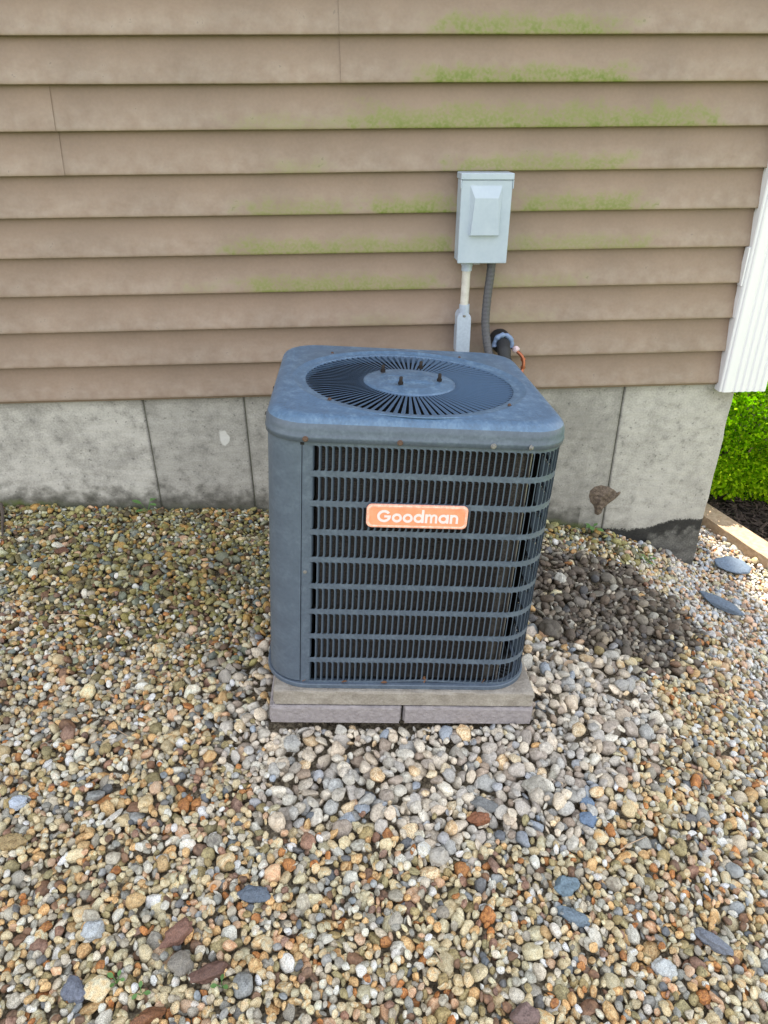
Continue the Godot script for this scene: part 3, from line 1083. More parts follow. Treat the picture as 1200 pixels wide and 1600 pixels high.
func hub_mesh(cx: float, cz: float) -> ArrayMesh:
	var s := st_new()
	s.set_smooth_group(0)
	var N := 72
	var prof := [[0.110, 0.668], [0.1085, 0.6722], [0.100, 0.6735], [0.080, 0.6740], [0.074, 0.6762], [0.060, 0.6768], [0.0, 0.6772]]
	var bump := func(x: float, z: float) -> float:
		# pressed oblong with notched ends
		var d := maxf(absf(x) - 0.052, absf(z) - 0.026)
		return 0.0030 * smoothstep(0.003, -0.001, d) - 0.0024 * smoothstep(0.004, 0.0, absf(d + 0.006))
	for j in prof.size() - 1:
		var sub := 1 if j < 4 else (3 if j == 4 else 14)
		for t in sub:
			for i in N:
				var a := TAU * i / N
				var b := TAU * (i + 1) / N
				var v: Array[Vector3] = []
				for w in [[a, t + 1], [b, t + 1], [b, t], [a, t]]:
					var f: float = float(w[1]) / sub
					var r: float = lerpf(prof[j][0], prof[j + 1][0], f)
					var p := Vector3(sin(w[0]) * r, 0, cos(w[0]) * r)
					p.y = lerpf(prof[j][1], prof[j + 1][1], f) + bump.call(p.x, p.z)
					v.append(p + Vector3(cx, 0, cz))
				quad(s, v[0], v[1], v[2], v[3])
	return done(s)

func grille_blade() -> ArrayMesh:
	# radial vane along +z, twisted at both ends into the sheet
	var s := st_new()
	s.set_smooth_group(-1)
	var st := [0.104, 0.112, 0.122, 0.15, 0.19, 0.222, 0.234, 0.2415, 0.2455]
	var alpha := [0.0, 0.14, 0.30, 0.31, 0.31, 0.31, 0.27, 0.13, 0.0]
	var edge: Array = []
	for i in st.size():
		var w: float = st[i] * TAU / 90.0 * 0.28
		var a: float = alpha[i]
		var k := smoothstep(0.0, 0.5, a)
		# dished across its width, its upper edge (towards +x at the front of the unit) rolled flat
		var row: Array[Vector3] = []
		for q in [-1.0, -0.35, 0.2, 0.45, 0.78, 1.04]:
			var f: float = minf(q, 0.45)
			var y: float = f * w * sin(a) - 0.20 * w * k * (1.0 - f * f)
			if q > 0.6: y -= 0.04 * w * k * (q - 0.45)
			row.append(Vector3(lerpf(q, f, 1.0) * w * cos(a) + (q - f) * w, y, st[i]))
		edge.append(row)
	for i in st.size() - 1:
		for j in edge[i].size() - 1:
			quad(s, edge[i][j], edge[i][j + 1], edge[i + 1][j + 1], edge[i + 1][j])
	var n := Vector3(0, -0.0008, 0)
	for i in st.size() - 1:
		for j in edge[i].size() - 1:
			quad(s, edge[i + 1][j] + n, edge[i + 1][j + 1] + n, edge[i][j + 1] + n, edge[i][j] + n)
	return done(s)

func build_pad() -> void:
	var rot := Basis.from_euler(Vector3(-0.04404, -0.00854, -0.06835))
	var o := Vector3(0.1098, -0.39, 0.7388)
	var slab := part("concrete_slab", slab_mesh(Vector3(-0.300, -0.041, -0.33), Vector3(0.331, 0.0, HALF + 0.020), 0.005, 61), M.slab, self)
	slab.transform = Transform3D(rot, o)
	tag(slab, "stained tan grey concrete slab directly beneath the air conditioner", "concrete slab")
	var a := part("paver_block", slab_mesh(Vector3(-0.309, -0.093, -0.30), Vector3(0.0085, -0.0425, HALF + 0.026), 0.006, 62), M.paver, self)
	a.transform = Transform3D(rot, o)
	tag(a, "left purplish grey paver block under the front of the slab", "paver block", "paver blocks under the slab")
	var b := part("paver_block_001", slab_mesh(Vector3(0.0135, -0.094, -0.30), Vector3(0.334, -0.0430, HALF + 0.024), 0.006, 63), M.paver, self)
	b.transform = Transform3D(rot, o)
	tag(b, "right purplish grey paver block under the front of the slab, with crumbled corner", "paver block", "paver blocks under the slab")

func slab_mesh(lo: Vector3, hi: Vector3, b: float, sd: int) -> ArrayMesh:
	# bevelled block with slightly uneven edges
	var s := st_new()
	s.set_smooth_group(-1)
	var nz := noise(sd, 1.0, 3)
	var n := 24
	var prof := [[Vector2(0, 1), Vector2(0, 0)]]
	# front face and its bevels, subdivided along x
	var ring := [[hi.z - 0.10, hi.y], [hi.z - b, hi.y], [hi.z - b * 0.3, hi.y - b * 0.3], [hi.z, hi.y - b], [hi.z, lo.y + b * 0.5], [hi.z - b * 0.5, lo.y]]
	for i in n:
		for j in ring.size() - 1:
			var v: Array[Vector3] = []
			for w in [[i, j], [i + 1, j], [i + 1, j + 1], [i, j + 1]]:
				var t := float(w[0]) / n
				var x := lerpf(lo.x + b * 0.7, hi.x - b * 0.7, t)
				var e := nz.get_noise_2d(x * 22.0, w[1] * 5.0) * 0.0022 + nz.get_noise_2d(x * 90.0, w[1] * 9.0) * 0.0012
				var k := 0.0 if w[1] == 0 else 1.0
				v.append(Vector3(x, ring[w[1]][1] + e * k * 0.6, ring[w[1]][0] + e * k))
			quad(s, v[0], v[1], v[2], v[3])
	bevel_box(s, lo, Vector3(hi.x, hi.y - 0.0006, hi.z - b * 0.8), b * 0.7)
	return done(s)

# ------------------------------------------------------------------ services on the wall
func build_services() -> void:
	var b := thing("disconnect_box", "pale blue-grey electrical disconnect box with raised panel on the clapboards", "electrical box", Vector3(0.4405, 0.5585, 0.0))
	b.rotation.z = -0.012
	part("box_body", box_mesh(Vector3(-0.0745, -0.124, -0.004), Vector3(0.0735, 0.121, 0.072), 0.003), M.enamel, b)
	var s := st_new()
	s.set_smooth_group(-1)
	# front cover with a pressed, tapering raised field
	var cov := st_new()
	bevel_box(cov, Vector3(-0.0765, -0.1255, 0.0722), Vector3(0.0755, 0.108, 0.0800), 0.002)
	var o := [Vector2(-0.050, 0.094), Vector2(0.046, 0.094), Vector2(0.044, -0.045), Vector2(-0.046, -0.045)]
	var i2 := [Vector2(-0.036, 0.060), Vector2(0.034, 0.060), Vector2(0.0415, -0.0425), Vector2(-0.0435, -0.0425)]
	cov.set_smooth_group(-1)
	for k in 4:
		var k2 := (k + 1) % 4
		quad(cov, Vector3(o[k].x, o[k].y, 0.0798), Vector3(o[k2].x, o[k2].y, 0.0798), Vector3(i2[k2].x, i2[k2].y, 0.0935), Vector3(i2[k].x, i2[k].y, 0.0935))
	quad(cov, Vector3(i2[0].x, i2[0].y, 0.0935), Vector3(i2[1].x, i2[1].y, 0.0935), Vector3(i2[2].x, i2[2].y, 0.0935), Vector3(i2[3].x, i2[3].y, 0.0935))
	part("cover", done(cov), M.enamel, b)
	# rain hood across the top with short side cheeks
	var hd := st_new()
	bevel_box(hd, Vector3(-0.0785, 0.1085, 0.0), Vector3(0.0785, 0.1265, 0.0835), 0.002)
	bevel_box(hd, Vector3(-0.0787, 0.085, 0.045), Vector3(-0.0755, 0.1088, 0.0815), 0.0008)
	bevel_box(hd, Vector3(0.0760, 0.085, 0.045), Vector3(0.0788, 0.1088, 0.0815), 0.0008)
	part("rain_hood", done(hd), M.enamel, b)
	part("hasp", box_mesh(Vector3(-0.026, -0.1295, 0.064), Vector3(-0.006, -0.1258, 0.078), 0.001), M.screw, b)
	# rigid pipe with its connector, down to the pulling elbow
	var c := thing("conduit_pipe", "short pale grey plastic conduit pipe beneath the left of the electrical box", "conduit", Vector3(0.395, 0.2, 0.042))
	s = st_new()
	tube(s, PackedVector3Array([Vector3(0.004, 0.236, 0), Vector3(0.001, 0.09, 0)]), even(0.0133, 2), 18)
	part("pipe", done(s), M.pvc, c)
	s = st_new()
	tube(s, PackedVector3Array([Vector3(0.004, 0.240, 0), Vector3(0.004, 0.222, 0), Vector3(0.004, 0.219, 0), Vector3(0.0038, 0.206, 0)]), PackedFloat32Array([0.0185, 0.0185, 0.0165, 0.0165]), 16)
	part("connector", done(s), M.alloy, c)
	var e := thing("conduit_elbow", "grey metal conduit body with oval screwed cover below the pale pipe", "conduit elbow", Vector3(0.397, 0.19, 0.03))
	s = st_new()
	tube(s, PackedVector3Array([Vector3(0, 0.112, 0.012), Vector3(0, 0.088, 0.012), Vector3(0, 0.07, 0.010)]), PackedFloat32Array([0.0165, 0.0170, 0.0155]), 16)
	part("hub", done(s), M.alloy, e)
	s = st_new()
	plate(s, [[rounded_rect(0.042, 0.150, 0.0205, 8), -0.040], [rounded_rect(0.043, 0.151, 0.021, 8), 0.020], [rounded_rect(0.041, 0.149, 0.020, 8), 0.0215]])
	var eb := part("elbow_body", done(s), M.alloy, e)
	eb.position = Vector3(-0.001, 0.014, 0)
	s = st_new()
	plate(s, [[rounded_rect(0.0455, 0.154, 0.0225, 8), 0.0216], [rounded_rect(0.0455, 0.154, 0.0225, 8), 0.0248], [rounded_rect(0.043, 0.1515, 0.0212, 8), 0.0262]])
	var ec := part("elbow_cover", done(s), M.alloy, e)
	ec.position = Vector3(-0.001, 0.012, 0)
	for y in [0.078, -0.054]:
		var w := part("screw", screw_mesh(0.0035, 0.003), M.screw, ec)
		w.position = Vector3(0, y - 0.012 + 0.0, 0.0262)
	# flexible whip from the box down behind the unit
	s = st_new()
	var pts := smooth_path([Vector3(0.477, 0.45, 0.040), Vector3(0.476, 0.40, 0.041), Vector3(0.469, 0.32, 0.046), Vector3(0.466, 0.25, 0.055), Vector3(0.471, 0.19, 0.070), Vector3(0.482, 0.13, 0.10), Vector3(0.487, 0.06, 0.17), Vector3(0.482, -0.01, 0.26), Vector3(0.473, -0.06, 0.36)], 150)
	var rr := PackedFloat32Array()
	for i in pts.size(): rr.append(0.0138 if i % 3 != 0 else 0.0128)
	tube(s, pts, rr, 14)
	var wh := part("flexible_conduit", done(s), M.whip, self)
	tag(wh, "dark grey flexible conduit curving from the electrical box down behind the unit", "flexible conduit")
	# insulated suction line coming out of the wall through a putty collar
	var ln := thing("insulated_line", "black foam insulated refrigerant line leaving the wall through blue-grey putty", "refrigerant line", Vector3(0.53, 0.16, 0.0))
	s = st_new()
	pts = smooth_path([Vector3(0.0, 0.012, -0.01), Vector3(0.0, 0.013, 0.045), Vector3(-0.002, 0.008, 0.072), Vector3(-0.002, -0.012, 0.092), Vector3(0.0, -0.05, 0.104), Vector3(0.004, -0.11, 0.13), Vector3(0.0, -0.16, 0.2), Vector3(-0.02, -0.22, 0.36)], 90)
	rr = PackedFloat32Array()
	for i in pts.size(): rr.append(0.0215 + (0.0008 if i % 6 < 3 else -0.0006))
	tube(s, pts, rr, 18)
	part("foam_sleeve", done(s), M.foam, ln)
	s = st_new()
	var pn := noise(77, 1.0, 3)
	var ring_pts := PackedVector3Array()
	for i in 25:
		var a := lerpf(-0.35, PI + 0.2, i / 24.0)
		ring_pts.append(Vector3(cos(a) * 0.029, 0.011 + sin(a) * 0.031, 0.052 + pn.get_noise_1d(i * 0.7) * 0.004))
	rr = PackedFloat32Array()
	for i in 25: rr.append(0.0085 + pn.get_noise_1d(i * 1.3 + 40.0) * 0.004)
	tube(s, ring_pts, rr, 10)
	part("putty_collar", done(s), M.putty, ln)
	s = st_new()
	tube(s, PackedVector3Array([Vector3(0, 0.011, -0.01), Vector3(0, 0.011, 0.045)]), PackedFloat32Array([0.036, 0.034]), 20)
	part("wall_sleeve", done(s), M.foam, ln)
	# copper liquid line beside it
	var cp := thing("copper_line", "thin bare copper refrigerant line beside the black insulated line", "copper pipe", Vector3(0.575, 0.155, 0.0))
	s = st_new()
	pts = smooth_path([Vector3(-0.012, 0.0, 0.0), Vector3(-0.008, 0.0, 0.055), Vector3(0.006, -0.008, 0.075), Vector3(0.017, -0.022, 0.082), Vector3(0.021, -0.045, 0.087), Vector3(0.012, -0.075, 0.10), Vector3(-0.02, -0.15, 0.2), Vector3(-0.05, -0.2, 0.34)], 60)
	tube(s, pts, even(0.0058, pts.size()), 10)
	part("pipe", done(s), M.copper, cp)
	for z in [14, 18]:
		s = st_new()
		tube(s, PackedVector3Array([pts[z], pts[z + 1]]), even(0.0082, 2), 12)
		part("collar", done(s), M.copper, cp)
	var bl := part("sealant_blob", lump_mesh(Vector3(0.013, 0.011, 0.011), 5, 2), M.sealant, cp)
	bl.position = Vector3(-0.004, 0.002, 0.066)

func lump_mesh(size: Vector3, sd: int, lod: int) -> ArrayMesh:
	var v := pebble_shape(sd, lod, size)
	var arr := []
	arr.resize(Mesh.ARRAY_MAX)
	arr[Mesh.ARRAY_VERTEX] = v[0]
	arr[Mesh.ARRAY_NORMAL] = v[1]
	arr[Mesh.ARRAY_INDEX] = ico[lod][1]
	var m := ArrayMesh.new()
	m.add_surface_from_arrays(Mesh.PRIMITIVE_TRIANGLES, arr)
	return m

# ------------------------------------------------------------------ pebbles
var ico := {}

func make_ico() -> void:
	var t := (1.0 + sqrt(5.0)) / 2.0
	var v: Array[Vector3] = []
	for p in [[-1, t, 0], [1, t, 0], [-1, -t, 0], [1, -t, 0], [0, -1, t], [0, 1, t], [0, -1, -t], [0, 1, -t], [t, 0, -1], [t, 0, 1], [-t, 0, -1], [-t, 0, 1]]:
		v.append(Vector3(p[0], p[1], p[2]).normalized())
	var f := [0, 11, 5, 0, 5, 1, 0, 1, 7, 0, 7, 10, 0, 10, 11, 1, 5, 9, 5, 11, 4, 11, 10, 2, 10, 7, 6, 7, 1, 8, 3, 9, 4, 3, 4, 2, 3, 2, 6, 3, 6, 8, 3, 8, 9, 4, 9, 5, 2, 4, 11, 6, 2, 10, 8, 6, 7, 9, 8, 1]
	for lod in 4:
		var idx := PackedInt32Array()
		for i in range(0, f.size(), 3):
			# wind clockwise seen from outside
			var a: Vector3 = v[f[i]]
			var n := (v[f[i + 1]] - a).cross(v[f[i + 2]] - a)
			if n.dot(a) > 0: idx.append_array([f[i], f[i + 2], f[i + 1]])
			else: idx.append_array([f[i], f[i + 1], f[i + 2]])
		ico[lod] = [PackedVector3Array(v), idx]
		var mid := {}
		var g := []
		for i in range(0, f.size(), 3):
			var m := []
			for e in [[0, 1], [1, 2], [2, 0]]:
				var a: int = mini(f[i + e[0]], f[i + e[1]])
				var b: int = maxi(f[i + e[0]], f[i + e[1]])
				var key := a * 100000 + b
				if not mid.has(key):
					mid[key] = v.size()
					v.append((v[a] + v[b]).normalized())
				m.append(mid[key])
			g.append_array([f[i], m[0], m[2], f[i + 1], m[1], m[0], f[i + 2], m[2], m[1], m[0], m[1], m[2]])
		f = g

func pebble_shape(sd: int, lod: int, size: Vector3, angular := 0.5, rough := 0.22) -> Array:
	# a waterworn lump: sphere cut by soft planes, then squashed; returns vertices, normals, a pattern value per vertex
	var r := RandomNumberGenerator.new()
	r.seed = 9000 + sd
	var planes: Array = []
	for i in 4 + r.randi() % 5:
		var d := Vector3(r.randfn(), r.randfn(), r.randfn()).normalized()
		planes.append([d, r.randf_range(0.55, 0.88)])
	var nz := noise(900 + sd, 0.85, 3)
	var src: PackedVector3Array = ico[lod][0]
	var idx: PackedInt32Array = ico[lod][1]
	var out := PackedVector3Array()
	var pat := PackedFloat32Array()
	for p in src:
		var q := p
		for pl in planes:
			var over: float = q.dot(pl[0]) - pl[1]
			if over > 0: q -= pl[0] * over * lerpf(0.55, 0.95, angular)
		q *= 1.0 + nz.get_noise_3dv(p * 1.2) * rough
		out.append(q * size)
		pat.append(clampf(0.5 + nz.get_noise_3dv(p * 2.6 + Vector3(7, 3, 1)) * 1.1, 0.0, 1.0))
	var nrm := PackedVector3Array()
	nrm.resize(out.size())
	for i in range(0, idx.size(), 3):
		var n := (out[idx[i + 2]] - out[idx[i]]).cross(out[idx[i + 1]] - out[idx[i]])
		for k in 3: nrm[idx[i + k]] += n
	for i in nrm.size(): nrm[i] = nrm[i].normalized()
	return [out, nrm, pat]

# sRGB pairs (main colour, second colour), weight, texture class
const MIXED := [[204, 192, 158, 172, 152, 112, 24, 0], [200, 168, 120, 164, 122, 74, 15, 1], [178, 122, 70, 122, 74, 42, 5, 1], [158, 154, 142, 124, 120, 112, 10, 0], [222, 215, 198, 186, 178, 160, 14, 0], [118, 92, 72, 88, 66, 52, 4, 2], [140, 142, 140, 112, 114, 114, 4, 2], [146, 116, 98, 106, 76, 62, 4, 1], [158, 144, 104, 122, 108, 72, 11, 1], [210, 178, 146, 182, 136, 100, 7, 0], [190, 183, 164, 138, 128, 112, 14, 0], [212, 200, 166, 204, 162, 104, 14, 0], [232, 228, 218, 196, 190, 182, 6, 0], [98, 100, 102, 80, 82, 84, 2, 2]]
const GREIGE := [[182, 173, 158, 161, 151, 136, 24, 2], [165, 159, 151, 144, 138, 129, 18, 2], [199, 190, 173, 178, 165, 146, 16, 2], [155, 142, 129, 131, 119, 106, 9, 2], [208, 189, 157, 170, 138, 98, 5, 1], [191, 187, 178, 159, 155, 148, 10, 0], [148, 151, 155, 129, 134, 140, 4, 2]]
const WET := [[95, 84, 73, 78, 69, 60, 26, 2], [82, 73, 63, 66, 59, 52, 20, 2], [112, 104, 93, 93, 85, 76, 16, 2], [128, 120, 106, 106, 98, 86, 12, 2], [162, 155, 140, 136, 127, 113, 9, 2], [89, 86, 84, 74, 73, 73, 8, 2]]
const MOSSY := [[158, 150, 98, 128, 120, 70, 18, 0], [140, 132, 78, 110, 98, 54, 14, 1], [172, 142, 84, 132, 96, 46, 10, 1], [136, 138, 116, 106, 108, 88, 12, 0], [190, 186, 150, 160, 154, 112, 8, 0], [92, 80, 56, 70, 58, 40, 11, 2], [110, 116, 108, 84, 92, 88, 8, 2], [118, 92, 70, 86, 62, 46, 7, 1], [206, 204, 186, 180, 176, 150, 4, 0], [128, 120, 84, 96, 88, 60, 10, 0]]
const PALE := [[206, 200, 190, 176, 170, 160, 18, 0], [190, 186, 182, 160, 158, 156, 14, 2], [206, 176, 150, 184, 140, 110, 10, 1], [160, 164, 168, 136, 140, 148, 12, 2], [186, 160, 128, 156, 120, 86, 9, 1], [140, 126, 116, 112, 98, 88, 9, 2], [218, 214, 206, 196, 192, 186, 8, 0], [176, 172, 148, 150, 140, 110, 9, 0]]

func pick(pal: Array, r: RandomNumberGenerator) -> Array:
	var sum := 0.0
	for p in pal: sum += p[6]
	var t := r.randf() * sum
	for p in pal:
		t -= p[6]
		if t <= 0: return p
	return pal[0]

const STONES := [
	# x, z, length, depth, turn, colour, second colour, roundness, flatness, class, label
	[0.407, 1.488, 0.064, 0.044, 10.0, [112, 128, 136], [96, 110, 118], 0.9, 0.62, 2, "chunky slate blue stone, upper of two slates below the right of the unit"],
	[0.406, 1.545, 0.070, 0.030, -35.0, [116, 128, 136], [98, 110, 120], 0.5, 0.6, 2, "long narrow slate blue stone just below the chunky slate one"],
	[0.160, 1.414, 0.049, 0.046, 20.0, [176, 166, 152], [158, 148, 134], 0.1, 0.85, 2, "smooth round greige pebble alone below the middle of the pad"],
	[0.512, 1.295, 0.040, 0.036, -30.0, [112, 128, 146], [98, 112, 130], 0.4, 0.6, 2, "blue pebble, upper of the touching blue pair right of the pad"],
	[0.500, 1.337, 0.042, 0.036, -10.0, [108, 124, 144], [94, 108, 128], 0.4, 0.6, 2, "blue pebble, lower of the touching blue pair right of the pad"],
	[0.404, 1.248, 0.066, 0.050, 5.0, [170, 160, 144], [150, 140, 124], 0.2, 0.45, 2, "broad flat greige cobble near the right paver block"],
	[-0.274, 1.628, 0.068, 0.036, 15.0, [116, 84, 72], [92, 62, 50], 0.3, 0.7, 0, "dark red-brown speckled oval stone at the bottom left"],
	[-0.499, 1.641, 0.042, 0.054, 30.0, [112, 114, 124], [96, 98, 106], 0.1, 0.7, 2, "blue-grey oval cobble in the bottom left corner"],
	[-0.336, 1.558, 0.070, 0.034, 38.0, [136, 98, 82], [104, 70, 56], 0.5, 0.7, 1, "long tilted purple-brown stone above the grey oval one"],
	[-0.327, 1.612, 0.052, 0.042, 0.0, [150, 140, 126], [128, 118, 104], 0.15, 0.6, 0, "wide grey-brown oval pebble beside the red-brown speckled stone"],
	[-0.495, 1.544, 0.044, 0.042, 0.0, [206, 206, 204], [168, 168, 168], 0.2, 0.85, 0, "round white speckled granite pebble at the lower left"],
	[-0.208, 1.485, 0.068, 0.034, -10.0, [98, 106, 116], [84, 90, 98], 0.9, 0.4, 2, "flat dark slate chip with pale stain left of centre"],
	[0.659, 1.603, 0.070, 0.030, -40.0, [134, 136, 144], [112, 114, 122], 0.4, 0.7, 0, "long grey slate cobble tilted near the right edge"],
	[0.275, 1.716, 0.062, 0.040, 10.0, [124, 100, 92], [96, 76, 70], 0.7, 0.6, 2, "broad mauve-brown stone on the bottom edge of the picture"],
	[0.546, 1.646, 0.044, 0.036, -20.0, [214, 212, 206], [170, 168, 160], 0.2, 0.8, 0, "white granite pebble with dark specks at the lower right"],
	[-0.365, 1.690, 0.066, 0.030, 20.0, [136, 90, 60], [104, 66, 44], 0.5, 0.6, 1, "long rusty brown stone at the very bottom left"],
	[0.589, 0.703, 0.080, 0.060, -50.0, [104, 94, 82], [84, 76, 66], 0.7, 0.7, 2, "large dark brown wedge stone against the wet pebbles right of the unit"],
	[0.694, 0.423, 0.040, 0.056, 0.0, [186, 178, 164], [160, 150, 136], 0.2, 0.8, 2, "pale pebble standing up among the dark wet pebbles"],
	[1.565, -0.010, 0.15, 0.10, -18.0, [112, 124, 138], [98, 110, 124], 0.15, 0.30, 2, "large flat blue-grey slate slab by the timber edging"],
	[1.330, 0.330, 0.17, 0.06, -40.0, [104, 114, 126], [88, 98, 110], 0.2, 0.3, 2, "long thin slate slab half buried on the right slope"],
	[-0.951, 0.282, 0.056, 0.034, 12.0, [112, 74, 52], [88, 58, 40], 0.7, 0.4, 1, "flat red-brown chip among the mossy pebbles at left"],
	[-0.736, 1.255, 0.042, 0.034, 20.0, [206, 210, 218], [176, 182, 192], 0.9, 0.75, 0, "bluish white quartz block at the left edge"],
	[-0.711, 1.351, 0.060, 0.038, 8.0, [170, 144, 100], [130, 100, 62], 0.7, 0.65, 1, "tan angular stone with brown end at the left edge"],
	[0.261, 1.333, 0.052, 0.030, -8.0, [150, 96, 66], [112, 70, 48], 0.5, 0.75, 1, "brick red oblong pebble below the right paver block"],
	[0.276, 1.300, 0.066, 0.032, -22.0, [132, 130, 126], [108, 106, 102], 0.5, 0.6, 0, "grey speckled oblong cobble touching the brick red pebble"],
	[-0.151, 1.133, 0.044, 0.050, 0.0, [174, 168, 158], [154, 148, 138], 0.7, 0.6, 2, "three-cornered pale grey stone below the left paver block"],
]

var hx0 := -1.75
var hz0 := -0.66
const HC := 0.006
var hw := 0
var hd := 0
var hf := PackedFloat32Array()

func hat(x: float, z: float) -> float:
	var i := clampi(int((x - hx0) / HC), 0, hw - 1)
	var j := clampi(int((z - hz0) / HC), 0, hd - 1)
	return hf[j * hw + i]

func edging_side(x: float, z: float) -> float:
	# positive on the mulch side of the timber edging
	var a := Vector2(1.53, -0.74)
	var b := Vector2(1.742, -0.045)
	var d := (b - a).normalized()
	return -(d.x * (z - a.y) - d.y * (x - a.x))

func blocked(x: float, z: float, r: float) -> bool:
	if x < 1.40 + r * 0.6 and z < -0.02 + r * 0.65: return true
	var q := Vector2(x - 0.115, z - 0.74)
	if absf(q.x) < 0.325 + r * 0.55 and absf(q.y) < 0.335 + r * 0.55: return true
	if edging_side(x, z) > -r * 0.7: return true
	return false

func drop(x: float, z: float, rad: float, cvert: float, raise: bool) -> Array:
	# rest a pebble on what lies there already: centre height and slope
	var c := hat(x, z)
	var o := rad * 0.6
	var e := hat(x + o, z); var w := hat(x - o, z); var s := hat(x, z + o); var n := hat(x, z - o)
	var mean := (c + e + w + s + n) / 5.0
	var top := maxf(c, maxf(maxf(e, w), maxf(s, n)))
	var y := lerpf(mean, top, 0.35) + cvert * 0.62
	if raise:
		var k := int(rad * 0.92 / HC)
		var ci := int((x - hx0) / HC)
		var cj := int((z - hz0) / HC)
		for j in range(maxi(0, cj - k), mini(hd, cj + k + 1)):
			for i in range(maxi(0, ci - k), mini(hw, ci + k + 1)):
				var d2 := float((i - ci) * (i - ci) + (j - cj) * (j - cj)) * HC * HC / (rad * rad)
				if d2 < 1.0:
					var t := y + cvert * sqrt(1.0 - d2)
					if t > hf[j * hw + i]: hf[j * hw + i] = t
	return [y, Vector3(-(e - w) / (2 * o), 1.0, -(s - n) / (2 * o)).normalized()]

func zone_palette(x: float, z: float, zn: FastNoiseLite, r: RandomNumberGenerator) -> Array:
	var wob := zn.get_noise_2d(x * 3.0, z * 3.0) * 0.22 + zn.get_noise_2d(x * 14.0, z * 14.0) * 0.10
	var grey := smoothstep(1.12, 0.86, Vector2((x - 0.22) / 0.52, (z - 0.98) / 0.40).length() + wob)
	grey = maxf(grey, smoothstep(1.1, 0.8, Vector2((x - 0.62) / 0.20, (z - 0.93) / 0.22).length() + wob))
	var wet := smoothstep(1.10, 0.85, Vector2((x - 0.79) / 0.32, (z - 0.50) / 0.32).length() + wob * 1.2)
	var mossy := smoothstep(0.95, 0.35, z + wob * 1.2) * smoothstep(0.75, 0.3, x)
	mossy = maxf(mossy, smoothstep(0.30, 0.05, z + wob * 0.6) * smoothstep(1.25, 1.0, x))
	var pale := smoothstep(0.95, 1.25, x + wob) * 0.75
	if r.randf() < wet * 0.96: return WET
	if r.randf() < grey * 0.95: return GREIGE
	if r.randf() < mossy * 0.85: return MOSSY
	if r.randf() < pale: return PALE
	return MIXED

func srgb(r: float, g: float, b: float) -> Color:
	return Color(r / 255.0, g / 255.0, b / 255.0).srgb_to_linear()

